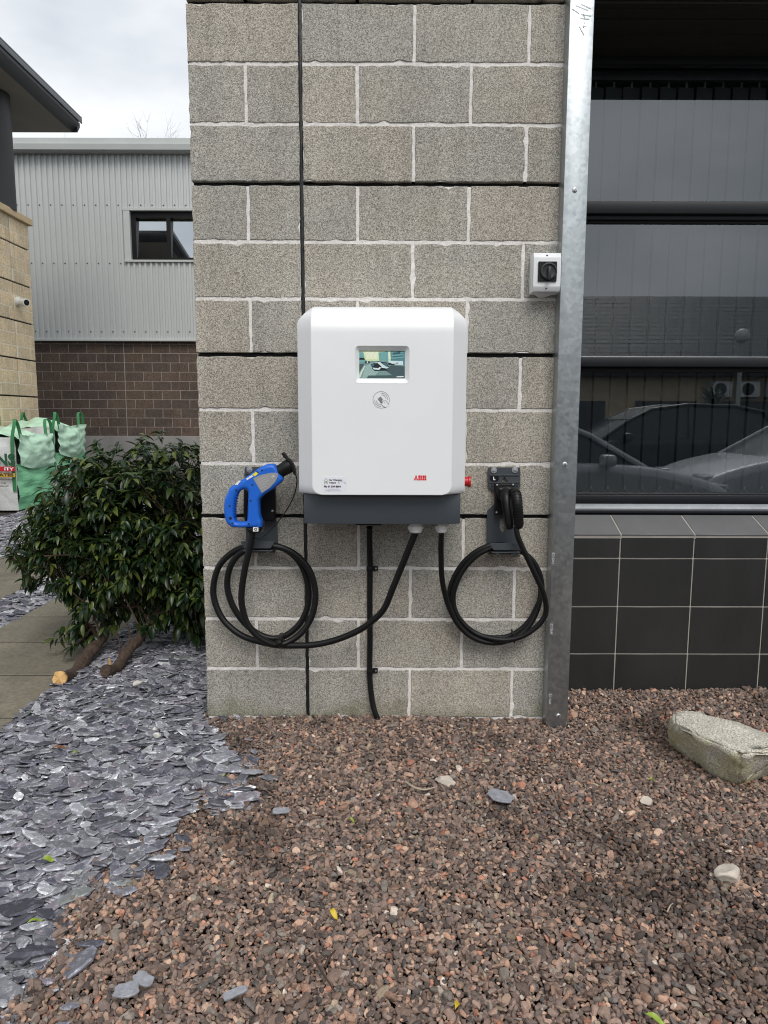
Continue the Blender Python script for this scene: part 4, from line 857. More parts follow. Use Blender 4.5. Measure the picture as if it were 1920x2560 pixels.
put('body', capsule([onY(*k3(880, 425), -.07), onY(*k3(890, 500), -.10), onY(*k3(905, 620), -.115), onY(*k3(920, 740), -.12), onY(*k3(928, 800), -.12)], [.017, .0195, .0185, .017, .0155, .011]), rcg)
gp = [onY(*k3(960, 420), -.085), onY(*k3(985, 450), -.13), onY(*k3(1000, 540), -.15), onY(*k3(1010, 650), -.15), onY(*k3(1015, 740), -.145), onY(*k3(1015, 785), -.14)]
grip = put('grip', capsule(gp, [.012, .0175, .0185, .0175, .0175, .0175, .013]), rcg)
gs = spline(gp, 8)
for i in range(9, 29, 2):
    tdir = (gs[i+1]-gs[i-1]).normalized(); put('grip_rib', MB().lathe(gs[i]-tdir*.0022, tdir, [(0, .0170), (.001, .0193), (.0034, .0193), (.0044, .0170)], 20).me('grip_rib', 'black_rubber', True), grip)
RC = [(246, 845, -.17), (247, 950, -.165), (247, 1050, -.15), (253, 1250, -.12), (280, 1420, -.10), (330, 1580, -.085), (400, 1720, -.075), (500, 1830, -.07), (620, 1897, -.068), (760, 1925, -.066), (900, 1905, -.064), (1020, 1850, -.062), (1120, 1750, -.058), (1190, 1620, -.054), (1225, 1480, -.05), (1228, 1350, -.046), (1190, 1200, -.043), (1110, 1075, -.042), (1000, 1000, -.045), (860, 958, -.045), (730, 965, -.045), (600, 1020, -.043), (480, 1120, -.04), (390, 1250, -.036), (337, 1390, -.033), (338, 1540, -.031), (405, 1680, -.03), (520, 1790, -.03), (670, 1862, -.032), (830, 1873, -.035), (960, 1840, -.04), (1090, 1740, -.042), (1180, 1600, -.045), (1238, 1440, -.047), (1236, 1300, -.05), (1190, 1170, -.052), (1110, 1070, -.055), (1000, 1005, -.06), (860, 978, -.068), (740, 992, -.07), (610, 1055, -.065), (495, 1165, -.058), (415, 1300, -.055), (368, 1450, -.053), (385, 1600, -.054), (465, 1730, -.056), (590, 1830, -.06), (740, 1880, -.075), (900, 1895, -.085), (1050, 1858, -.09), (1180, 1775, -.095), (1262, 1680, -.10), (1285, 1580, -.105), (1262, 1450, -.115), (1200, 1300, -.125), (1120, 1130, -.135), (1050, 980, -.14), (1005, 870, -.142), (990, 780, -.14)]
put('cable', MB().tube(spline([onY(*k3(x, y), Y) if i else G2 for i, (x, y, Y) in enumerate(RC)], 6), .0100, 14).me('cable', 'black_rubber', True), rcg)
tie = onY(*k3(960, 1855), -.055); put('cable_tie', MB().box((tie.x-.004, -.09, tie.z-.018), (tie.x+.002, -.02, tie.z+.016)).me('cable_tie', 'black_plastic', bevel=.001), rcg)
# left bracket
bk = thing('cable_bracket', onY(*k2(600, 700), 0), 'dark grey cable bracket behind the blue connector', 'bracket', 'cable brackets')
plate_l = [(455, 265), (735, 265), (748, 280), (748, 480), (750, 790), (765, 810), (768, 1000), (740, 1110), (425, 1110), (455, 1000), (455, 860), (440, 760), (440, 280)]
put('back_plate', extr([xz(k2, plate_l, -.012), xz(k2, [(600, 790), (640, 790), (640, 870), (615, 920), (600, 900)], -.012)], -.012, .003, .0012, 'bracket_grey', 1), bk)
put('fold_rib', extr([xz(k2, [(452, 325), (735, 325), (735, 340), (452, 340)], -.017)], -.016, .003, .0012, 'bracket_grey', 1), bk)
washer(bk, k2, 490, 292, .0118, -.0155); washer(bk, k2, 698, 292, .0118, -.0155)
hook(bk, k2, 405, 730, 1000, 1070, -.012, -.10)
put('socket', extr([xz(k2, [(596, 470), (735, 470), (745, 485), (750, 780), (735, 790), (600, 790)], -.035)], -.035, .020, .004, 'black_plastic'), bk)
put('guide_rail', extr([xz(k2, [(436, 480), (480, 480), (476, 800), (448, 800), (436, 700)], -.03)], -.03, .015, .004, 'black_plastic'), bk)
washer(bk, k2, 715, 700, .0045, -.0555, 'screw')
# left connector (blue)
lc = thing('charging_connector', onY(*k2(520, 600), -.13), 'blue charging connector with looped thick black cable and capped black nose', 'connector')
CYc = -.135
outer = [(738, 240), (775, 280), (808, 335), (825, 392), (770, 447), (712, 492), (650, 532), (606, 572), (594, 610), (597, 700), (604, 760), (618, 800), (617, 845), (600, 857), (470, 858), (345, 857), (305, 840), (272, 806), (253, 745), (247, 660), (255, 575), (280, 518), (305, 467), (370, 422), (450, 372), (520, 325), (600, 268), (655, 242), (700, 235)]
inner = [(452, 478), (410, 496), (378, 530), (358, 585), (348, 660), (348, 740), (360, 790), (385, 806), (440, 806), (468, 798), (476, 760), (480, 650), (483, 570), (480, 500)]
blb = put('body', extr([[(p.x, p.z) for p in closed([onY(*k2(x, y), CYc) for x, y in outer], 4)], [(p.x, p.z) for p in closed([onY(*k2(x, y), CYc) for x, y in inner], 4)]], CYc, .027, .013, 'blue_plastic', 4), lc)
front = CYc-.0272
put('rating_plate', extr([[(p.x, p.z) for p in [onY(*k2(x, y), front) for x, y in ((525, 380), (600, 345), (690, 325), (750, 323), (770, 335), (768, 362), (742, 415), (690, 470), (612, 525), (568, 452))]]], front, .0009, .0003, 'plate_grey', 1), blb)
for j, (x, y, ln) in enumerate(((560, 400, 24), (572, 418, 22), (582, 436, 20), (590, 455, 16), (600, 478, 12))):
    p_ = onY(*k2(x, y), front); q_ = onY(*k2(x+ln*5, y-ln*2.1), front); nn = Vector((.25, 0, .7))*.0005
    put('printed_line', mesh('line', [p_+nn+Vector((0,-.0012,0)), q_+nn+Vector((0,-.0012,0)), q_-nn+Vector((0,-.0012,0)), p_-nn+Vector((0,-.0012,0))], [(0,1,2,3)], 'label_white'), blb)
c = onY(*k2(712, 372), front); put('lettering', text('CE', .0085, c.x, front-.0013, c.z, 'pure_white', .0002, rot=R(25)), blb)
for x, y in ((517, 442), (357, 493), (293, 653), (321, 822), (482, 828), (500, 600), (612, 300)):
    c = onY(*k2(x, y), front+.0005); put('screw_recess', MB().lathe(c, (0, -1, 0), [(0, .0036), (.0012, .0034)], 14).me('screw_recess', 'black_print'), blb)
c = onY(*k2(300, 772), front+.0005); put('lock_eye', MB().lathe(c, (0, -1, 0), [(0, .0055), (.0014, .0052), (.0015, .0032), (.0006, .003)], 18).me('lock_eye', 'knob_grey', True), blb)
for i, (pts, mt) in enumerate((([(518, 342), (555, 312), (578, 330), (545, 358)], 'yellow_print'), ([(480, 365), (515, 345), (530, 358), (492, 380)], 'label_white'), ([(555, 312), (566, 304), (580, 322), (576, 330)], 'black_print'), ([(455, 382), (478, 366), (490, 381), (470, 395)], 'label_white'), ([(345, 440), (382, 398), (405, 405), (372, 445)], 'label_white'))):
    put('warning_sticker', flat([(p.x, p.z) for p in [onY(*k2(x, y), front+.004) for x, y in pts]], front-.0004-.0001*i, mt), blb)
# handle ridges along the inner grip
for k in range(9):
    t = k/8; x = 372-22*math.sin(t*1.5)-2; y = 530+t*210; c = onY(*k2(350+24*(1-t)**2, y), CYc)
    put('grip_ridge', MB().lathe(c+Vector((0, -.0225, 0)), (0, 1, 0), [(0, .0016), (.003, .0026), (.042, .0026), (.045, .0016)], 10).me('grip_ridge', 'blue_plastic', True), blb)
n0, n1 = onY(*k2(770, 322), CYc), onY(*k2(898, 245), CYc); ax = (n1-n0).normalized(); ln = (n1-n0).length
put('nose', MB().lathe(n0, ax, [(0, .0250), (ln*.15, .0250), (ln*.16, .0235), (ln*.55, .0240), (ln*.56, .0250), (ln*.95, .0250), (ln, .024)], 32).me('nose', 'black_plastic', True), lc)
capv = closed([onY(*k2(x, y), CYc) for x, y in ((815, 128), (826, 122), (838, 130), (858, 165), (900, 205), (930, 255), (946, 320), (944, 338), (932, 336), (918, 290), (895, 240), (850, 182), (830, 165))], 4)
put('dust_cap', extr([[(p.x, p.z) for p in capv]], CYc, .023, .002, 'black_plastic', 2), lc)
put('cap_tether', MB().tube(spline([onY(*k2(x, y), Y) for x, y, Y in ((938, 325, CYc), (955, 380, -.13), (955, 430, -.12), (935, 530, -.11), (880, 650, -.11), (790, 785, -.115), (690, 895, -.12), (610, 962, -.125), (560, 976, -.135), (510, 962, -.147), (482, 945, -.14))], 6), .0020, 8).me('cap_tether', 'black_rubber', True), lc)
put('strain_relief', extr([xz(k2, [(463, 856), (612, 856), (605, 895), (585, 912), (495, 914), (470, 890)], CYc)], CYc, .022, .008, 'black_plastic', 3), lc)
lb_ = put('marking_tag', flat(xz(k2, [(524, 860), (577, 860), (577, 903), (524, 903)], CYc-.023), CYc-.0232, 'pure_white'), lc)
put('marking_symbol', flat(xz(k2, [(533, 881), (541, 866), (559, 866), (567, 881), (559, 896), (541, 896)], CYc-.0234), CYc-.0235, 'black_print'), lb_); put('marking_centre', flat(xz(k2, [(544, 876), (557, 876), (557, 888), (544, 888)], CYc-.0236), CYc-.0238, 'pure_white'), lb_)
LC = [(None), (1745, 600, -.165), (1660, 800, -.15), (1560, 905, -.135), (1450, 985, -.12), (1300, 1055, -.11), (1150, 1102, -.105), (1000, 1128, -.10), (860, 1132, -.095), (700, 1130, -.09), (560, 1103, -.08), (420, 1062, -.07), (300, 990, -.06), (200, 885, -.05), (138, 750, -.043), (120, 610, -.04), (160, 440, -.04), (250, 325, -.045), (370, 255, -.05), (540, 225, -.05), (690, 235, -.048), (800, 285, -.045), (890, 370, -.04), (945, 480, -.038), (975, 600, -.036), (980, 710, -.036), (955, 830, -.038), (895, 940, -.04), (800, 1025, -.044), (700, 1066, -.048), (590, 1055, -.05), (470, 990, -.05), (370, 890, -.05), (295, 770, -.05), (250, 630, -.05), (252, 500, -.053), (295, 380, -.06), (380, 290, -.068), (540, 240, -.076), (690, 240, -.075), (810, 280, -.07), (910, 355, -.066), (990, 460, -.064), (1032, 590, -.064), (1040, 720, -.066), (1008, 870, -.07), (930, 1000, -.078), (820, 1088, -.09), (710, 1126, -.105), (600, 1100, -.118), (500, 1030, -.125), (420, 920, -.128), (380, 780, -.13), (376, 640, -.132), (405, 440, -.135), (450, 240, -.137), (472, 110, CYc)]
put('cable', MB().tube(spline([G1]+[onY(*k4(x, y), Y) for x, y, Y in LC[1:]], 6), .0118, 16).me('cable', 'black_rubber', True), lc)
for (x, y, Y) in ((735, 1065, -.052), (720, 1105, -.112)):
    c = onY(*k4(x, y), Y); put('cable_clip', MB().lathe(c-Vector((.008, 0, .004)), (1, 0, .45), [(0, .0140), (.016, .0140)], 18).me('cable_clip', 'black_plastic', bevel=.001), lc)
c = onY(*k4(735, 1070), -.085); put('cable_clip', MB().box((c.x-.012, -.115, c.z-.016), (c.x+.006, -.05, c.z+.012)).me('cable_clip', 'black_plastic', bevel=.003), lc)
# supply cable down the wall with two clips
sup = thing('supply_cable', onY(924, 1600, 0), 'black supply cable running down the block wall below the charger', 'cable')
sy = -.014
spts = [(924, 1318, -.06), (924, 1345, -.04), (924.5, 1385, -.02), (925, 1422, sy), (924.5, 1500, sy), (925, 1600, sy), (924, 1678, sy), (926, 1715, sy-.003), (931, 1755, sy-.01), (941, 1790, sy-.02), (960, 1822, -.03)]
put('conduit', MB().tube(spline([onY(a, b, c) for a, b, c in spts], 8), .0108, 14).me('conduit', 'black_rubber', True), sup)
for py in (1422, 1678):
    c = onY(925, py, sy)
    cp = put('clip', MB().tube([c+Vector((0, 0, -.009)), c+Vector((0, 0, .009))], .0135, 16).box((c.x+.008, -.008, c.z-.009), (c.x+.030, -.0005, c.z+.009)).me('clip', 'black_plastic', bevel=.001), sup)
    put('clip_screw', MB().lathe((c.x+.0225, -.008, c.z), (0, -1, 0), [(0, .004), (.002, .0035)], 12).me('clip_screw', 'washer', True), cp)

# ================================================================== ISOLATOR
def k5(x, y): return 1290+x/10.37, 600+y/10.37
iY = -.072
ia, ib = onY(*k5(468, 320), iY), onY(*k5(1150, 1330), iY)
iso = thing('isolator_switch', ((ia.x+ib.x)/2, 0, ib.z), 'small light grey isolator switch with black rotary knob by the steel post', 'switch')
put('case', MB().box((ia.x-.001, -.052, ib.z-.002), (ib.x+.001, -.001, ia.z+.001)).me('case', 'iso_white', bevel=.004), iso)
hgt = ia.z-ib.z
lid = MB().prism([(ia.x, -.0525, ib.z), (ia.x, -.064, ib.z), (ia.x, iY, ib.z+hgt*.125), (ia.x, iY, ia.z-hgt*.125), (ia.x, -.064, ia.z), (ia.x, -.0525, ia.z)], (ib.x-ia.x, 0, 0)).me('lid', 'iso_white', bevel=.0016, angle=10)
ld = put('lid', lid, iso)
put('knockout', MB().prism([(ia.x+.006, -.05, ib.z-.003), (ib.x-.012, -.05, ib.z-.003), ((ia.x+ib.x)/2+.006, -.02, ib.z-.012), ((ia.x+ib.x)/2-.012, -.02, ib.z-.012)], (0, .018, 0)).me('knockout', 'iso_white', bevel=.002), iso)
bp = [onY(*k5(x, y), iY) for x, y in ((568, 562), (1066, 562), (1050, 1080), (556, 1080))]
put('knob_plate', extr([rrect(min(p.x for p in bp)+.001, max(p.x for p in bp)-.001, bp[3].z, bp[0].z, .003, 4)], iY-.003, .003, .001, 'black_plastic'), ld)
kc = onY(*k5(845, 810), iY-.006); kn = put('knob', MB().lathe(kc, (0, -1, 0), [(0, .030), (.006, .030), (.008, .0275), (.0082, .024), (.004, .0235), (.004, .001)], 12).me('knob', 'knob_grey', bevel=.0008), ld)
put('knob_handle', MB().box((kc.x-.0055, iY-.028, kc.z-.030), (kc.x+.0055, iY-.010, kc.z+.012)).me('knob_handle', 'knob_grey', bevel=.002), kn)
for x, y in ((810, 402), (788, 1245)):
    c = onY(*k5(x, y), iY); c.y = iY+(.006 if y < 600 else .006); put('screw_hole', MB().lathe(c+Vector((0, -.0035, 0)), (0, -1, 0), [(0, .0033), (.0006, .0033)], 14).me('screw_hole', 'black_print'), ld)

# ================================================================== GRAVEL AND SLATE CHIPPINGS (loose ground cover)
def gravel_z(x, y):
    r = np.clip((x-(PLX-.02))/.12, 0, 1)*np.clip((y+.12)/.28, 0, 1); r = r*r*(3-2*r)
    return .045*r + .008*np.sin(x*3.1+1)*np.cos(y*2.7) - .004
def pebble_mesh(i, kind):
    rs = np.random.default_rng(100+i); bm = bmesh.new()
    if kind == 'pebble':
        bmesh.ops.create_icosphere(bm, subdivisions=2, radius=.5)
        cuts = [Vector(rs.normal(size=3)).normalized() for _ in range(7)]; lim = rs.uniform(.22, .40, 7)
        for v in bm.verts:
            for c, l_ in zip(cuts, lim):
                d = v.co.dot(c)
                if d > l_: v.co -= c*(d-l_)*.97
            v.co *= 1+.10*noise.noise(v.co*3+Vector((i, 0, 0)))
            v.co.z *= .78; v.co.x *= 1.28
    else:
        n = 8; a0 = rs.uniform(0, 6.28); ring = []
        for k in range(n):
            a = a0+2*math.pi*(k+rs.uniform(-.3, .3))/n; r = rs.uniform(.36, .56); ring.append((math.cos(a)*r*1.38, math.sin(a)*r*.76))
        lo = [bm.verts.new((x*rs.uniform(.9, 1.05), y*rs.uniform(.9, 1.05), -.05+.02*rs.uniform(-1, 1))) for x, y in ring]
        mid = [bm.verts.new((x*1.03, y*1.03, .0)) for x, y in ring]
        hi = [bm.verts.new((x*rs.uniform(.70, .94), y*rs.uniform(.70, .94), .05+.03*rs.uniform(-1, 1))) for x, y in ring]
        bm.faces.new(lo[::-1]); bm.faces.new(hi)
        for k in range(n):
            j = (k+1) % n; bm.faces.new((lo[k], lo[j], mid[j], mid[k])); bm.faces.new((mid[k], mid[j], hi[j], hi[k])).material_index = 1 if k % 3 else 0
    me_ = bpy.data.meshes.new(kind+'_shape'); bm.to_mesh(me_); bm.free(); me_.materials.append(MATS['pebble' if kind == 'pebble' else 'slate_chip']); me_.materials.append(MATS['pebble' if kind == 'pebble' else 'slate_edge'])
    if kind == 'pebble': me_.polygons.foreach_set('use_smooth', [True]*len(me_.polygons)); me_.set_sharp_from_angle(angle=R(26))
    return me_
def scatter(name, P, rot, scl, col, vid, shapes):
    """one loose-material object: points that carry a turn, a size and a colour, each becoming one stone"""
    me_ = bpy.data.meshes.new(name); n = len(P); me_.vertices.add(n); me_.vertices.foreach_set('co', np.asarray(P, 'f').ravel())
    def att(nm, ty, a, key='vector'): x = me_.attributes.new(nm, ty, 'POINT'); x.data.foreach_set(key, np.asarray(a).ravel())
    att('turn', 'FLOAT_VECTOR', np.asarray(rot, 'f')); att('size', 'FLOAT_VECTOR', np.asarray(scl, 'f')); att('shape', 'INT', np.asarray(vid, 'i'), 'value')
    c4 = np.ones((n, 4), 'f'); c4[:, :3] = col; att('tint', 'FLOAT_COLOR', c4, 'color')
    o = bpy.data.objects.new(name, me_); COL.objects.link(o); o['kind'] = 'stuff'
    g = bpy.data.node_groups.new(name+'_scatter', 'GeometryNodeTree'); g.interface.new_socket('Geometry', in_out='INPUT', socket_type='NodeSocketGeometry'); g.interface.new_socket('Geometry', in_out='OUTPUT', socket_type='NodeSocketGeometry')
    gi, go = g.nodes.new('NodeGroupInput'), g.nodes.new('NodeGroupOutput'); lk = g.links.new
    m2p = g.nodes.new('GeometryNodeMeshToPoints'); lk(gi.outputs[0], m2p.inputs[0])
    join = g.nodes.new('GeometryNodeJoinGeometry'); lk(join.outputs[0], go.inputs[0])
    def na(nm, ty): q = g.nodes.new('GeometryNodeInputNamedAttribute'); q.data_type = ty; q.inputs[0].default_value = nm; return q.outputs[0]
    tn, sz, sp_ = na('turn', 'FLOAT_VECTOR'), na('size', 'FLOAT_VECTOR'), na('shape', 'INT')
    e2r = g.nodes.new('FunctionNodeEulerToRotation'); lk(tn, e2r.inputs[0])
    for k, so_ in enumerate(shapes):
        cmp_ = g.nodes.new('FunctionNodeCompare'); cmp_.data_type = 'INT'; cmp_.operation = 'EQUAL'; lk(sp_, cmp_.inputs[2]); cmp_.inputs[3].default_value = k
        oi = g.nodes.new('GeometryNodeObjectInfo'); oi.inputs[0].default_value = so_
        ip = g.nodes.new('GeometryNodeInstanceOnPoints'); lk(m2p.outputs[0], ip.inputs[0]); lk(cmp_.outputs[0], ip.inputs[1]); lk(oi.outputs['Geometry'], ip.inputs[2]); lk(e2r.outputs[0], ip.inputs[5]); lk(sz, ip.inputs[6]); lk(ip.outputs[0], join.inputs[0])
    md_ = o.modifiers.new('scatter', 'NODES'); md_.node_group = g; return o
PEB = [bpy.data.objects.new('pebble_shape', pebble_mesh(i, 'pebble')) for i in range(9)]
FLK = [bpy.data.objects.new('flake_shape', pebble_mesh(40+i, 'flake')) for i in range(10)]
def inpoly(x, y, poly):
    c = np.zeros(x.shape, bool); n = len(poly)
    for i in range(n):
        x1, y1 = poly[i]; x2, y2 = poly[i-1]
        k = ((y1 > y) != (y2 > y)); c ^= k & (x < (x2-x1)*(y-y1)/(y2-y1+1e-12)+x1)
    return c
# edge between slate and gravel, read off the ground in the photograph
edge_px = [(524, 1798), (560, 1812), (600, 1862), (640, 1925), (585, 1965), (540, 2005), (470, 2055), (430, 2085), (370, 2125), (335, 2175), (255, 2215), (240, 2290), (215, 2340), (195, 2410), (140, 2470), (90, 2530), (40, 2600)]
edge = [(p.x, p.y) for p in (onZ(a, b) for a, b in edge_px)]
slate_poly = edge+[(-1.2, -2.6), (PX1-.25, -2.6), (PX1-.25, 7.3), (XL+.12, 7.3), (XL+.12, .03)]
def wob(x, y): return .035*np.sin(x*17+y*9)+.03*np.sin(y*23-x*7)
def jgrid(x0, x1, y0, y1, s):
    X, Y = np.meshgrid(np.arange(x0, x1, s), np.arange(y0, y1, s)); X = X+rng.uniform(-.48, .48, X.shape)*s; Y = Y+rng.uniform(-.48, .48, Y.shape)*s; return X.ravel(), Y.ravel()
def obstacle(x, y): return (x > XL-.006) & (x < PLX+.003) & (y > -.006) | (x > PLX-.006) & (x < PRX+.004) & (y > pY-.006) | (x > PRX) & (y > TY-.004)
PAL = np.array([s2l(126, 112, 104), s2l(146, 128, 117), s2l(168, 140, 122), s2l(110, 99, 94), s2l(134, 129, 122), s2l(104, 101, 99), s2l(182, 160, 142), s2l(84, 77, 74), s2l(170, 124, 104), s2l(205, 197, 186), s2l(150, 140, 122)])
PW = np.array([.24, .19, .11, .17, .09, .06, .045, .06, .015, .012, .02]); PW /= PW.sum()
def cols_for(n, pal, pw): c = pal[rng.choice(len(pal), n, p=pw)]; c = c*np.array((.93, .86, .82)) if pal is PAL else c*np.array((.91, .905, .895)); return np.clip(c*rng.uniform(.6, 1.42, (n, 1)), 0, 1)
Pp, Ss = [], []
for s, sz0, sz1, dz in ((.0092, .0075, .0140, 0), (.0135, .0085, .0190, .005), (.030, .004, .010, .011), (.085, .019, .028, .006)):
    x, y = jgrid(-1.35, 2.9, -2.28, .22, s)
    k = ~inpoly(x+.06+wob(x, y)*.6, y-.05+wob(y, x)*.6, slate_poly) & ~obstacle(x, y) & (x > PX1)
    far = (x > 2.0) & (y < -.7); k &= ~far; x, y = x[k], y[k]; n = len(x)
    sz = rng.uniform(sz0, sz1, n)*(1+.5*(rng.random(n) < .03)); z = gravel_z(x, y)+dz+rng.uniform(-.004, .006, n)
    Pp.append(np.c_[x, y, z]); Ss.append(np.c_[sz*rng.uniform(.9, 1.5, n), sz*rng.uniform(.85, 1.2, n), sz*rng.uniform(.7, 1.15, n)])
Pp = np.vstack(Pp); Ss = np.vstack(Ss); n = len(Pp)
damp = np.array([noise.noise((a*2.3+4, b*2.3, 1.7))*.7+noise.noise((a*7, b*7, 5.1))*.5 for a, b in Pp[:, :2]])      # damp, soil-stained patches
GC = cols_for(n, PAL, PW)*(1-.48*np.clip((damp-.08)/.35, 0, 1))[:, None]
gravel = scatter('gravel', Pp, np.c_[rng.normal(0, .5, n), rng.normal(0, .5, n), rng.uniform(0, 6.28, n)], Ss, GC, rng.integers(0, 9, n), PEB)
# slate
SPAL = np.array([s2l(124, 124, 131), s2l(140, 141, 147), s2l(106, 106, 114), s2l(86, 86, 96), s2l(160, 161, 166), s2l(124, 119, 127), s2l(130, 134, 133), s2l(186, 187, 190)]); SW = np.array([.25, .2, .2, .15, .08, .06, .03, .03]); SW /= SW.sum()
Pp, Ss, Tt = [], [], []
def slate_field(x, y, zf, smin, smax, dz):
    n = len(x); sz = rng.uniform(smin, smax, n)**1.0*(1+.45*(rng.random(n) < .10)); Pp.append(np.c_[x, y, zf+dz+rng.uniform(-.004, .007, n)])
    Ss.append(np.c_[sz, sz*rng.uniform(.75, 1.1, n), np.clip(rng.uniform(.05, .10, n)/1.0, 0, 1)/np.maximum(sz, .02)*sz*.9*np.ones(n)]); Tt.append(np.c_[rng.normal(0, .17, n)-.06, rng.normal(0, .17, n), rng.normal(0, .75, n)+math.pi*(rng.random(n) < .5)])
for s, a, b, dz in ((.0165, .021, .036, 0), (.024, .026, .047, .007), (.052, .036, .062, .013)):
    x, y = jgrid(-1.75, .0, -2.28, 3.6, s); k = inpoly(x+wob(x, y)*1.3+rng.normal(0, .022, len(x)), y+wob(y, x)*1.3+rng.normal(0, .022, len(x)), slate_poly) & ~obstacle(x, y) & (x > PX1+.006+rng.normal(0, .012, len(x))) & ~((y > .7) & (x > XL-.02)); x, y = x[k], y[k]
    slate_field(x, y, -.006+.012*np.sin(x*5)*np.cos(y*4), a, b, dz)
for s, a, b, dz in ((.027, .034, .056, -.012), (.050, .048, .080, -.004)):      # strip between the two paths and the bed beyond
    x, y = jgrid(-4.6, PX1, .6, 6.9, s); onpathA = (x > PX0-.004) & (x < PX1+.004) & (y < seams[-1]+step*6); onpathB = (x < QX+.004) & (y < q2+.004); k = ~onpathA & ~onpathB & (x > -4.2-.0*y) & ~((y > bY0-.15) & (x < bx1+.15)); x, y = x[k], y[k]
    slate_field(x, y, 0, a, b, dz)
x, y = jgrid(-.85, -.05, -1.9, .0, .085); k = ~inpoly(x, y, slate_poly) & inpoly(x-.09, y+.05, slate_poly) & ~obstacle(x, y); slate_field(x[k], y[k], gravel_z(x[k], y[k]), .03, .07, .014)   # strays over the edge
Pp = np.vstack(Pp); Ss = np.vstack(Ss); Tt = np.vstack(Tt); n = len(Pp); Ss[:, 2] = Ss[:, 0]*rng.uniform(.7, 1.3, n)
slate = scatter('slate_chippings', Pp, Tt, Ss, cols_for(n, SPAL, SW), rng.integers(0, 10, n), FLK)

# ================================================================== STONES AND LITTER LYING ON THE GRAVEL
def stone(name, centre, size, rz, label, cat, mat, seed, sub=4, cuts=9, group=None, moss=False):
    rs = np.random.default_rng(seed); bm = bmesh.new(); bmesh.ops.create_icosphere(bm, subdivisions=sub, radius=.5)
    cs = [Vector(rs.normal(size=3)).normalized() for _ in range(cuts)]; ls = rs.uniform(.26, .42, cuts)
    for v in bm.verts:
        for c, l_ in zip(cs, ls):
            d = v.co.dot(c)
            if d > l_: v.co -= c*(d-l_)*.95
        v.co += v.co.normalized()*(.035*noise.noise(v.co*4+Vector((seed, 0, 0)))+.012*noise.noise(v.co*14))
    me_ = bpy.data.meshes.new(name); bm.to_mesh(me_); bm.free(); me_.transform(Matrix.Translation(Vector(centre)) @ Matrix.Rotation(rz, 4, 'Z') @ Matrix.Diagonal((*size, 1)))
    me_.materials.append(MATS[mat]); me_.polygons.foreach_set('use_smooth', [True]*len(me_.polygons)); return tag(put(name, me_, org=centre), label, cat, group)
# granite boulder: hand-laid hull, then roughened
def gp_(px, py, z): p = onZ(px, py, z); return p
top = [onZ(1686, 1780, .15), onZ(1738, 1777, .165), onZ(1955, 1860, .165), onZ(1985, 1885, .14), onZ(1852, 1884, .150), onZ(1742, 1838, .150), onZ(1686, 1812, .135)]
bot = [onZ(1668, 1812, .03), onZ(1700, 1800, -.02)+Vector((.02, .05, 0)), onZ(1940, 1840, -.02), onZ(2010, 1885, -.02), onZ(1985, 1908, -.02), onZ(1915, 1940, -.02), onZ(1845, 1976, -.02), onZ(1800, 1962, -.02), onZ(1740, 1912, -.02), onZ(1672, 1865, -.02), onZ(1905, 1925, .05), onZ(1810, 1915, .06), onZ(1668, 1840, .05)]
bm = bmesh.new()
for p in top+bot: bm.verts.new(p)
r_ = bmesh.ops.convex_hull(bm, input=bm.verts); bmesh.ops.delete(bm, geom=[g for g in r_['geom_interior'] if isinstance(g, bmesh.types.BMVert)], context='VERTS')
bmesh.ops.bevel(bm, geom=list(bm.edges), offset=.007, segments=2, affect='EDGES', clamp_overlap=True); bmesh.ops.triangulate(bm, faces=bm.faces)
for _ in range(3): bmesh.ops.subdivide_edges(bm, edges=[e for e in bm.edges if e.calc_length() > .012], cuts=1, use_grid_fill=True); bmesh.ops.triangulate(bm, faces=bm.faces)
bm.normal_update()
for v in bm.verts: v.co += v.normal*(.016*noise.noise(v.co*9)+.006*noise.noise(v.co*30)+.0025*noise.noise(v.co*80))
me_ = bpy.data.meshes.new('boulder'); bm.to_mesh(me_); bm.free()
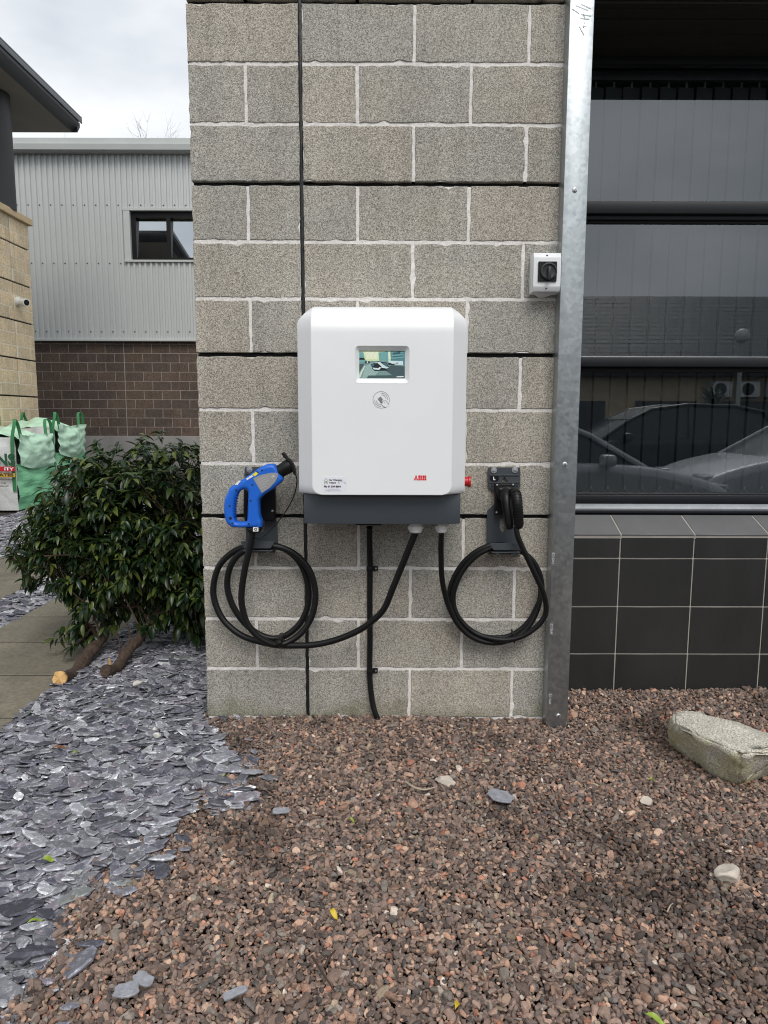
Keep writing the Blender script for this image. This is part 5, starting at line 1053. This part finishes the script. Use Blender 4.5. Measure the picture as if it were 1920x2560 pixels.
def mossy():
    m = bpy.data.materials.new('mossy_granite'); m.use_nodes = True; t = m.node_tree; l = t.links.new; p = t.nodes['Principled BSDF']; p.inputs['Roughness'].default_value = .9
    g = N(t, 'ShaderNodeNewGeometry'); n1 = N(t, 'ShaderNodeTexNoise'); n1.inputs['Scale'].default_value = 200; n1.inputs['Detail'].default_value = 3; l(g.outputs['Position'], n1.inputs[0])
    r = ramp(t, [(.26, (.13, .118, .095)), (.40, (.37, .345, .285)), (.54, (.56, .53, .45)), (.70, (.78, .75, .67))]); l(n1.outputs[0], r.inputs[0])
    n2 = N(t, 'ShaderNodeTexNoise'); n2.inputs['Scale'].default_value = 11; n2.inputs['Detail'].default_value = 6; l(g.outputs['Position'], n2.inputs[0])
    sx = N(t, 'ShaderNodeSeparateXYZ'); l(g.outputs['Normal'], sx.inputs[0])
    mr = N(t, 'ShaderNodeMapRange'); mr.inputs[1].default_value = .75; mr.inputs[2].default_value = .2; mr.inputs[3].default_value = 0; mr.inputs[4].default_value = 1; l(sx.outputs[2], mr.inputs[0])
    mr2 = N(t, 'ShaderNodeMapRange'); mr2.inputs[1].default_value = .40; mr2.inputs[2].default_value = .62; mr2.inputs[4].default_value = .62; l(n2.outputs[0], mr2.inputs[0])
    mu = N(t, 'ShaderNodeMath', operation='MULTIPLY'); l(mr.outputs[0], mu.inputs[0]); l(mr2.outputs[0], mu.inputs[1])
    mm = N(t, 'ShaderNodeMix', data_type='RGBA', blend_type='MIX'); l(mu.outputs[0], mm.inputs[0]); l(r.outputs[0], mm.inputs[6]); mm.inputs[7].default_value = (.40, .38, .155, 1); l(mm.outputs[2], p.inputs['Base Color'])
    b = N(t, 'ShaderNodeBump'); b.inputs['Strength'].default_value = .9; b.inputs['Distance'].default_value = .004; l(n1.outputs[0], b.inputs['Height']); l(b.outputs[0], p.inputs['Normal']); MATS['mossy_granite'] = m
mossy(); me_.materials.append(MATS['mossy_granite']); me_.polygons.foreach_set('use_smooth', [True]*len(me_.polygons))
tag(put('boulder', me_, org=(1.05, -.2, 0)), 'big mossy granite boulder lying on the gravel before the tiles', 'boulder')
def at(px, py, z=.012): return onZ(px, py, z)
stone('stone', at(1820, 2190, .02), (.085, .06, .055), .5, 'fist sized pale stone on open gravel below the boulder', 'stone', 'pale_stone', 3)
stone('stone', at(1614, 2003, .015), (.042, .034, .03), .2, 'small flat cream stone on the gravel beside the boulder', 'stone', 'pale_stone', 5)
stone('stone', at(1112, 1952, .015), (.075, .05, .035), -.3, 'lumpy tan stone with a pale root beside it on gravel', 'stone', 'pale_stone', 8)
stone('stone', at(392, 1838, .025), (.030, .024, .022), .3, 'white pebble lying among slate near the pillar corner, larger one', 'stone', 'white_stone', 12)
stone('stone', at(388, 1822, .02), (.020, .018, .016), .9, 'tiny white pebble touching the larger white pebble in the slate', 'stone', 'white_stone', 13)
stone('stone', at(343, 1707, .03), (.045, .02, .03), .6, 'sharp white shard of stone on slate below the cut stems', 'stone', 'white_stone', 14)
def slab(px, py, L1, L2, rz, label, seed, mat='slate_piece'):
    rs = np.random.default_rng(seed); c = at(px, py, .02); n = 14; ring = []
    for k in range(n):
        a = 2*math.pi*k/n; r = 1/(abs(math.cos(a))**3+abs(math.sin(a))**3)**(1/3)*rs.uniform(.76, 1.08); ring.append((math.cos(a)*r*L1/2, math.sin(a)*r*L2/2))
    m_ = MB().prism([(x, y, 0) for x, y in ring], (0, 0, .006)).me('slate_piece', mat, bevel=.0015, seg=1); m_.transform(Matrix.Translation(c) @ Euler((rs.normal(0, .1)+.12, rs.normal(0, .1), rz)).to_matrix().to_4x4())
    return tag(put('slate_piece', m_, org=c), label, 'slate', 'loose slate pieces on the gravel')
M('slate_piece', s2l(140, 141, 147), 0.6, var=.42, vscale=55, bump=.6, bscale=90)
slab(1250, 1992, .085, .062, -.55, 'smooth square cut slate piece alone on the gravel by the tan stone', 1); slab(702, 2029, .06, .028, .1, 'pale slender slate sliver alone on the gravel below the looped thick cable', 2)
slab(317, 2478, .058, .044, .2, 'broad grey slate flake stranded on gravel at the slate edge', 3); slab(358, 2450, .045, .034, -.4, 'smaller slate flake touching the broad stranded one', 4); slab(585, 2485, .055, .022, .3, 'thin curved slate sliver standing out of the gravel', 5)
slab(630, 1932, .075, .03, .15, 'pale slate flake at the tip of the slate bed on gravel', 6)
LEAFV = None
def litter(name, px, py, ln, wd, rz, mat, label, cat='leaf'):
    c = at(px, py, .022); v = []; m_ = 6
    for i in range(m_+1):
        t = i/m_; w_ = wd*.5*math.sin(math.pi*(t*.94+.03))**.8; x = (t-.5)*ln; zc = .006*math.sin(t*5)
        v += [(x*.8, -w_*.8, zc+.004), (x*.8, 0, zc), (x*.8, w_*.8, zc+.004)]
    f = [(3*i+j, 3*i+3+j, 3*i+4+j, 3*i+1+j) for i in range(m_) for j in (0, 1)]
    me2 = mesh(name, v, f, mat, True); me2.transform(Matrix.Translation(c) @ Euler((.25, .1, rz)).to_matrix().to_4x4()); return tag(put(name, me2, org=c), label, cat, 'fallen leaves on the ground')
litter('fallen_leaf', 835, 2286, .036, .016, -1.0, 'leaf_yellow', 'bright yellow leaf curled on the middle of the gravel'); litter('fallen_leaf', 880, 2052, .022, .010, -.5, 'leaf_lime', 'tiny lime green leaf scrap below the supply cable'); litter('fallen_leaf', 1141, 2512, .036, .017, 1.3, 'leaf_yellow', 'golden yellow leaf lying near the lone twig on gravel')
litter('fallen_leaf', 191, 1882, .040, .020, 1.3, 'leaf_lime', 'lime green leaf on slate below the cut trunk'); litter('fallen_leaf', 121, 2150, .035, .022, .2, 'leaf_lime', 'dark edged green leaf tucked between slates'); litter('fallen_leaf', 563, 1941, .026, .013, .8, 'leaf_lime', 'pale green leaf at the slate edge below the pillar'); litter('fallen_leaf', 88, 2304, .045, .010, .7, 'leaf_lime', 'slim green blade leaf over gravel between slates'); litter('fallen_leaf', 1640, 2550, .05, .016, -.5, 'leaf_lime', 'green leaf lying on gravel well below the fist sized stone'); litter('fallen_leaf', 150, 1870, .07, .018, .6, 'leaf_brown', 'rusty brown curled leaf on slate beside the lime leaf'); litter('fallen_leaf', 1050, 2030, .035, .018, .2, 'leaf_brown', 'reddish brown leaf on gravel below the tan stone'); litter('fallen_leaf', 1630, 1951, .03, .012, .1, 'leaf_lime', 'olive leaf on gravel next to the boulder foot')
def twig(pts, r, label, mat='twig'):
    P_ = spline([onZ(a, b, z) for a, b, z in pts], 5); tag(put('twig', MB().tube(P_, [r*(1-.5*i/len(P_)) for i in range(len(P_))], 7).me('twig', mat, True), org=P_[0]), label, 'twig', 'twigs on the gravel')
M('root_pale', (.40, .35, .26), .8)
twig([(1015, 1955, .016), (1035, 1968, .024), (1062, 1974, .022), (1088, 1968, .02)], .0035, 'pale curved root end beside the lumpy tan stone', 'root_pale')
twig([(780, 2390, .018), (805, 2430, .022), (838, 2480, .018)], .003, 'dark brown straight twig lying on the gravel'); twig([(812, 2418, .018), (822, 2395, .03), (838, 2376, .02)], .0035, 'short reddish twig crossing the dark straight twig'); twig([(1478, 2405, .018), (1510, 2405, .021), (1560, 2400, .018)], .003, 'slim brown twig lying flat beyond the green leaf'); twig([(1668, 2280, .018), (1675, 2265, .028), (1682, 2258, .02)], .0018, 'thin white straw stalk below the fist sized stone', 'root_pale')

# ================================================================== CUT LAUREL SHRUB
bush = thing('laurel_shrub', (-1.0, .9, 0), 'cut evergreen laurel shrub leaning by the pillar with two sawn stems', 'shrub')
T1 = [onY(x, y, Y) for x, y, Y in ((152, 1733, .33), (182, 1690, .48), (215, 1645, .62), (245, 1605, .74), (262, 1575, .80), (272, 1500, .90), (285, 1380, 1.0), (300, 1260, 1.05))]
T2 = [onY(x, y, Y) for x, y, Y in ((264, 1700, .42), (290, 1672, .52), (320, 1628, .64), (352, 1590, .75), (385, 1545, .86), (420, 1450, .95), (440, 1330, 1.0))]
for T in (T1, T2): T[0].z = max(T[0].z, .035)
def trunk(T, r0, r1, nm):
    S = spline(T, 6); n = len(S); rr_ = [(r0*(1-.12*i/n) if i < n*.55 else r0*.93+(r1-r0*.93)*(i/n-.55)/.45)+.0015*math.sin(i*1.3) for i in range(n)]; tb_ = MB().tube(S, rr_, 18); tb_.v = [v_+Vector((noise.noise(v_*26), noise.noise(v_*26+Vector((9, 0, 0))), noise.noise(v_*26+Vector((0, 9, 0)))))*.0042+Vector((noise.noise(v_*90), 0, noise.noise(v_*90+Vector((3, 0, 0)))))*.0015 for v_ in tb_.v]; return put(nm, tb_.me('trunk', 'bark', True), bush), S
tk1, S1 = trunk(T1, .031, .011, 'trunk'); tk2, S2 = trunk(T2, .026, .010, 'trunk')
def cutface(S, r, o):
    d = (S[0]-S[2]).normalized(); u = d.orthogonal().normalized(); w_ = d.cross(u); v = [S[0]+d*.012]
    for k in range(20):
        a = 2*math.pi*k/20; rr2 = r*random.uniform(.86, 1.05); v.append(S[0]+d*random.uniform(.001, .012)+(u*math.cos(a)+w_*math.sin(a))*rr2)
    for k in range(20):
        a = 2*math.pi*k/20; v.append(S[0]-d*.004+(u*math.cos(a)+w_*math.sin(a))*r*1.01)
    put('sawn_end', mesh('sawn_end', v, [(0, 1+k, 1+(k+1) % 20) for k in range(20)]+[(1+k, 21+k, 21+(k+1) % 20, 1+(k+1) % 20) for k in range(20)], 'fresh_wood'), o)
cutface(S1, .031, tk1)
st = onY(275, 1660, .5); put('snapped_stub', MB().tube([st+Vector((0, .02, -.03)), st, st+Vector((.0, -.006, .03))], [.009, .007, .004], 8).me('stub', 'fresh_wood'), tk2)
# crown volumes (centre, radii)
EL = [((-1.13, .98, .60), (.37, .42, .46)), ((-.83, 1.0, .66), (.42, .46, .45)), ((-.60, 1.05, .45), (.36, .42, .48)), ((-1.38, .95, .52), (.24, .30, .27)), ((-.95, .85, .38), (.42, .30, .30)), (tuple(onY(185, 1600, .72)), (.11, .12, .11)), ((-.62, .80, .28), (.26, .25, .28)), (tuple(onY(60, 1390, .85)), (.10, .12, .06)), (tuple(onY(235, 1190, .95)), (.20, .30, .13))]
vol = np.array([a[0]*a[1]*a[2] for _, a in EL])**.75; vol /= vol.sum()
tips = []
while len(tips) < 2300:
    (c, a) = EL[rng.choice(len(EL), p=vol)]; d = rng.normal(size=3); d /= np.linalg.norm(d); r = rng.random()**.33*.98
    p = np.array(c)+np.array(a)*d*r
    if p[2] < .07 or (p[0] > XL-.10 and p[1] < DEP+.08) or p[1] < .34: continue
    if p[2] < .30 and p[0] > -1.02 and p[1] < .74: continue        # open under the front where the stems show
    out = (p-np.array([-.95, 1.0, .45])); out /= np.linalg.norm(out)+1e-6
    tips.append((Vector(p), (Vector(out)+Vector((0, 0, .35))+Vector(rng.normal(0, .35, 3))).normalized()))
def leaf_shape(i):
    rs = np.random.default_rng(200+i); v = []; m_ = 5; curl = rs.uniform(.18, .5); tw_ = rs.uniform(-.25, .25)
    for k in range(m_+1):
        t = k/m_; w_ = .205*math.sin(math.pi*min(1, t*.93+.06))**.75*(1-.25*t)+.004; x = t; z = -curl*t*t
        v += [(x, -w_, z+w_*.45+tw_*w_*t), (x, 0, z), (x, w_, z+w_*.45-tw_*w_*t)]
    f = [(3*k+j, 3*k+3+j, 3*k+4+j, 3*k+1+j) for k in range(m_) for j in (0, 1)]
    return v, f
LS = [leaf_shape(i) for i in range(5)]
leaves = []
for p, d in tips:
    u = d.orthogonal().normalized(); w_ = d.cross(u); n = random.randint(6, 9); a0 = random.uniform(0, 6.28)
    for k in range(n):
        a = a0+k*2.4; op = random.uniform(.5, 1.25); ld_ = (d*math.cos(op)+(u*math.cos(a)+w_*math.sin(a))*math.sin(op)); ld_ = (ld_+Vector((0, 0, -random.uniform(.25, .75)))).normalized()
        up = Vector((0, 0, 1))+Vector((random.gauss(0, .25), random.gauss(0, .25), 0)); zax = (up-ld_*up.dot(ld_)).normalized(); yax = zax.cross(ld_)
        ln = random.choice((1, 1, 1.25, .8))*random.uniform(.040, .062); o = p-d*random.uniform(0, .045)
        M4 = Matrix(((ld_.x*ln, yax.x*ln, zax.x*ln, o.x), (ld_.y*ln, yax.y*ln, zax.y*ln, o.y), (ld_.z*ln, yax.z*ln, zax.z*ln, o.z), (0, 0, 0, 1)))
        tipz = o+ld_*ln
        if tipz.z < .03 or (tipz.x > XL-.01 and tipz.y < DEP+.01): continue
        leaves.append((M4, random.randrange(5), o))
# the leaves that show largest (front of the crown, along the camera's view) are single parts; the mass behind is one part
vis = sorted(range(len(leaves)), key=lambda i: (leaves[i][2]-CAM).length - .25*max(0, -.45-leaves[i][2].x)+(10 if leaves[i][2].x > XL-.07 else 0))
single = set(vis[:300]); lme = []
for i in range(5): lme.append(mesh('leaf', LS[i][0], LS[i][1], 'laurel_leaf', True))
fv, ff = [], []
crown = None
allv = []
for i, (M4, s_i, o) in enumerate(leaves):
    if i in single: continue
    b = len(fv); fv += [M4 @ Vector(q) for q in LS[s_i][0]]; ff += [tuple(b+j for j in q) for q in LS[s_i][1]]
crown = put('foliage', mesh('foliage', fv, ff, 'laurel_leaf', True), bush); crown['kind'] = 'stuff'
for i in single:
    M4, s_i, o = leaves[i]; q = bpy.data.objects.new('leaf', lme[s_i]); COL.objects.link(q); q.parent = bush; q.matrix_local = Matrix.Translation(-ORG[bush.name]) @ M4
# branches and twigs that carry the leaf whorls
hub = [s for s in S1[18:]]+[s for s in S2[14:]]
br_m = MB(); nodes = []
for (c, a) in EL:
    for _ in range(7):
        d = Vector(rng.normal(size=3)).normalized(); q = Vector(c)+Vector((a[0]*d.x, a[1]*d.y, a[2]*d.z))*.55
        if q.z < .1 or (q.x > XL-.08 and q.y < DEP+.06): continue
        h = min(hub, key=lambda s: (s-q).length); mid = (h+q)/2+Vector((0, 0, .05)); S = spline([h, mid, q], 4); put('branch', MB().tube(S, [.007-.003*i/len(S) for i in range(len(S))], 6).me('branch', 'twig', True), bush); nodes += S[5:]
tw_m = MB()
for p, d in tips[::3]:
    h = min(nodes, key=lambda s: (s-p).length)
    tw_m.tube([h, (h+p)/2+Vector((0, 0, -.015)), p], [.0032, .0025, .0016], 4, False)
tw_o = put('twigs', tw_m.me('twigs', 'twig', True), bush); tw_o['kind'] = 'stuff'
for a, b in (((296, 1655), (285, 1575)), ((312, 1640), (318, 1560)), ((345, 1560), (250, 1430)), ((180, 1480), (250, 1580)), ((110, 1390), (230, 1400))):
    p, q = onY(*a, .62), onY(*b, .72); put('side_stem', MB().tube(spline([p, (p+q)/2+Vector((.01, .02, .01)), q], 5), .004, 6).me('side_stem', 'twig', True), bush)

# ================================================================== CAR PARK BEHIND THE PHOTOGRAPHER (seen mirrored in the window)
def car(x, y, heading, paint, label, tall=1.0):
    o = thing('parked_car', (x, y, -.28), label, 'car', 'parked cars'); H = tall
    side = [(-2.08, .32), (-2.14, .55), (-2.10, .85), (-1.95, .98), (-1.2, 1.0), (.75, .98), (1.45, .90), (1.92, .76), (2.10, .62), (2.13, .42), (2.05, .25), (1.75, .22), (-1.75, .22)]
    cab = [(-1.98, .93), (-1.62, 1.38), (-1.15, 1.47), (-.35, 1.49), (.25, 1.42), (.62, 1.26), (1.18, .93)]
    mt = Matrix.Translation((x, y, -.28)) @ Matrix.Rotation(heading, 4, 'Z')
    def fin(m_, nm, par): m_.transform(mt); return put(nm, m_, par)
    cl2 = [(p.x, p.y*(1+(H-1))) for p in closed([Vector((a, b, 0)) for a, b in side], 3)]
    bd = fin(extr([cl2], 0, .86, .09, paint, 3), 'body', o)
    cc_ = [(p[0], p[1]*H) for p in cab]; n = len(cc_)
    v = [(a, -.74 + .16*max(0, (b/H-.93)/.5), b) for a, b in cc_]+[(a, .74-.16*max(0, (b/H-.93)/.5), b) for a, b in cc_]
    fin(MB().add(v, [tuple(range(n)), tuple(range(2*n-1, n-1, -1))]+[(i, i+1, n+i+1, n+i) for i in range(n-1)]).me('greenhouse', 'car_glass' if False else 'car_black', bevel=.02), 'windows', o)
    fin(MB().add([(a, -.60, b+.012) for a, b in cc_[1:6]]+[(a, .60, b+.012) for a, b in cc_[1:6]], [(i, i+1, 6+i, 5+i) for i in range(4)]).me('roof', paint, True), 'roof_panel', o)
    for s in (-1, 1):
        for (a0, b0), (a1, b1) in ((cc_[-1], cc_[-2]), (cc_[-2], cc_[-3]), (cc_[0], cc_[1]), ((-.35, .95*H), (-.38, 1.45*H)), (cc_[1], cc_[2]), (cc_[2], cc_[3]), (cc_[3], cc_[4])):
            f0 = .75-.16*max(0, (b0/H-.93)/.5); f1 = .75-.16*max(0, (b1/H-.93)/.5); fin(MB().tube([(a0, s*f0, b0), (a1, s*f1, b1)], .028, 8).me('pillar', paint, True), 'pillar', o)
        fin(MB().box((.66, min(s*.80, s*1.0), .96*H), (.80, max(s*.80, s*1.0), 1.08*H)).me('door_mirror', paint, bevel=.035), 'door_mirror', o)
        fin(MB().box((1.80, s*.62-.17, .64*H), (2.06, s*.62+.17, .76*H)).me('headlight', 'light_clear', bevel=.03), 'headlight', o); fin(MB().box((-2.13, s*.66-.12, .72*H), (-1.98, s*.66+.12, .95*H)).me('tail_light', 'light_red', bevel=.03), 'tail_light', o)
        for wx in (-1.28, 1.30):
            wl = fin(MB().lathe((wx, s*.70, .31), (0, s, 0), [(0, .29), (.02, .31), (.17, .31), (.19, .29)], 28).me('tyre', 'tyre', True), 'wheel', o); fin(MB().lathe((wx, s*.885, .31), (0, s, 0), [(0, .21), (.01, .20), (.006, .08), (.02, .05)], 20).me('rim', 'rim', True), 'rim', wl)
    return o
car(1.85, -4.75, 0, 'car_silver', 'silver hatchback mirrored in the window with its bonnet beside the blind chain')
car(6.05, -5.6, math.pi, 'car_silver', 'silver estate car mirrored in the window facing the other silver car', 1.04)
car(5.0, -9.2, math.pi, 'car_black', 'black tall car mirrored in the window behind the silver cars', 1.12)
car(0.2, -9.6, math.pi, 'car_black', 'black low car mirrored in the window behind the silver hatchback', .98)
ob = thing('slate_roofed_building', (8, -22, -.28), 'beige block building with slate roof mirrored in the window', 'building')
bw = -20.6; eY, eZ = -20.0, 2.66; rY, rZ = -24.0, 5.63
put('wall', MB().box((-14, bw-.3, -.28), (40, bw, 2.75)).me('wall', 'beige_block'), ob)
for k in range(18):
    a, b = k/18, (k+1)/18; put('slate_course', MB().prism([(-14, eY+(rY-eY)*a+.004, eZ+(rZ-eZ)*a+.008), (40, eY+(rY-eY)*a+.004, eZ+(rZ-eZ)*a+.008), (40, eY+(rY-eY)*b, eZ+(rZ-eZ)*b+.002), (-14, eY+(rY-eY)*b, eZ+(rZ-eZ)*b+.002)], (0, 0, -.006)).me('slate_course', 'slate_roof'), ob)
put('rear_slope', MB().poly([(-14, rY, rZ), (40, rY, rZ), (40, rY-5, 2.2), (-14, rY-5, 2.2)]).me('rear_slope', 'slate_roof'), ob)
put('eaves', MB().box((-14, bw+.001, 2.5), (40, eY, 2.64)).me('eaves', 'roof_fascia'), ob)
for xa, xb in ((-6, -3.4), (1.2, 3.8), (5.6, 7.6), (8.6, 10.6), (11.2, 13.2), (16, 18), (22, 24)): put('door', MB().box((xa, bw+.002, -.279), (xb, bw+.05, 1.72)).me('door', 'door_dark', bevel=.01), ob)
for i, xa in enumerate((11.3, 12.2, 13.1)):
    ac = thing('air_conditioner', (xa, bw, 1.9), ('white air conditioning unit mirrored in the window, the one nearest the palm', 'white air conditioning unit mirrored in the window, the middle of three', 'white air conditioning unit mirrored in the window, farthest from the palm')[i], 'air conditioner', 'air conditioners on the mirrored building')
    put('case', MB().box((xa-.32, bw+.051, 1.85), (xa+.32, bw+.36, 2.35)).me('case', 'iso_white', bevel=.015), ac); put('fan_grille', MB().lathe((xa-.06, bw+.361, 2.1), (0, 1, 0), [(0, .2), (.012, .19), (.012, .03)], 20).me('fan_grille', 'black_plastic', True), ac); put('bracket', MB().box((xa-.25, bw+.001, 1.80), (xa+.25, bw+.3, 1.845)).me('bracket', 'frame_dark'), ac)
lp_ = thing('lamp_post', (8.6, -13.6, -.28), 'globe lamp post mirrored in the window', 'lamp post')
put('pole', MB().lathe((8.6, -13.6, -.28), (0, 0, 1), [(0, .09), (.5, .09), (.52, .055), (3.2, .045)], 16).me('pole', 'fascia_metal', True), lp_); put('globe', MB().lathe((8.6, -13.6, 2.9), (0, 0, 1), [(.001, .05), (.04, .12), (.12, .165), (.2, .165), (.28, .12), (.32, .05), (.33, .001)], 24).me('globe', 'lamp_globe', True), lp_)
pm_ = thing('cabbage_palm', (8.9, -15.6, -.28), 'spiky cabbage palm mirrored in the window', 'palm')
put('trunk', MB().tube([(8.9, -15.6, -.28), (8.92, -15.6, .6), (8.9, -15.6, 1.5)], [.1, .08, .07], 10).me('trunk', 'bark', True), pm_); bl2 = MB()
for _ in range(170):
    d = Vector((random.gauss(0, 1), random.gauss(0, 1), random.uniform(-.3, 1.3))).normalized(); c = Vector((8.9, -15.6, 1.55)); ln = random.uniform(.5, .75); sd_ = d.cross(Vector((0, 0, 1))).normalized()*.02; q = c+d*ln*.6; e = c+d*ln+Vector((0, 0, -.12)); bl2.add([c-sd_, c+sd_, q+sd_, e, q-sd_], [(0, 1, 2, 4), (4, 2, 3)])
put('crown', bl2.me('crown', 'palm_leaf'), pm_)
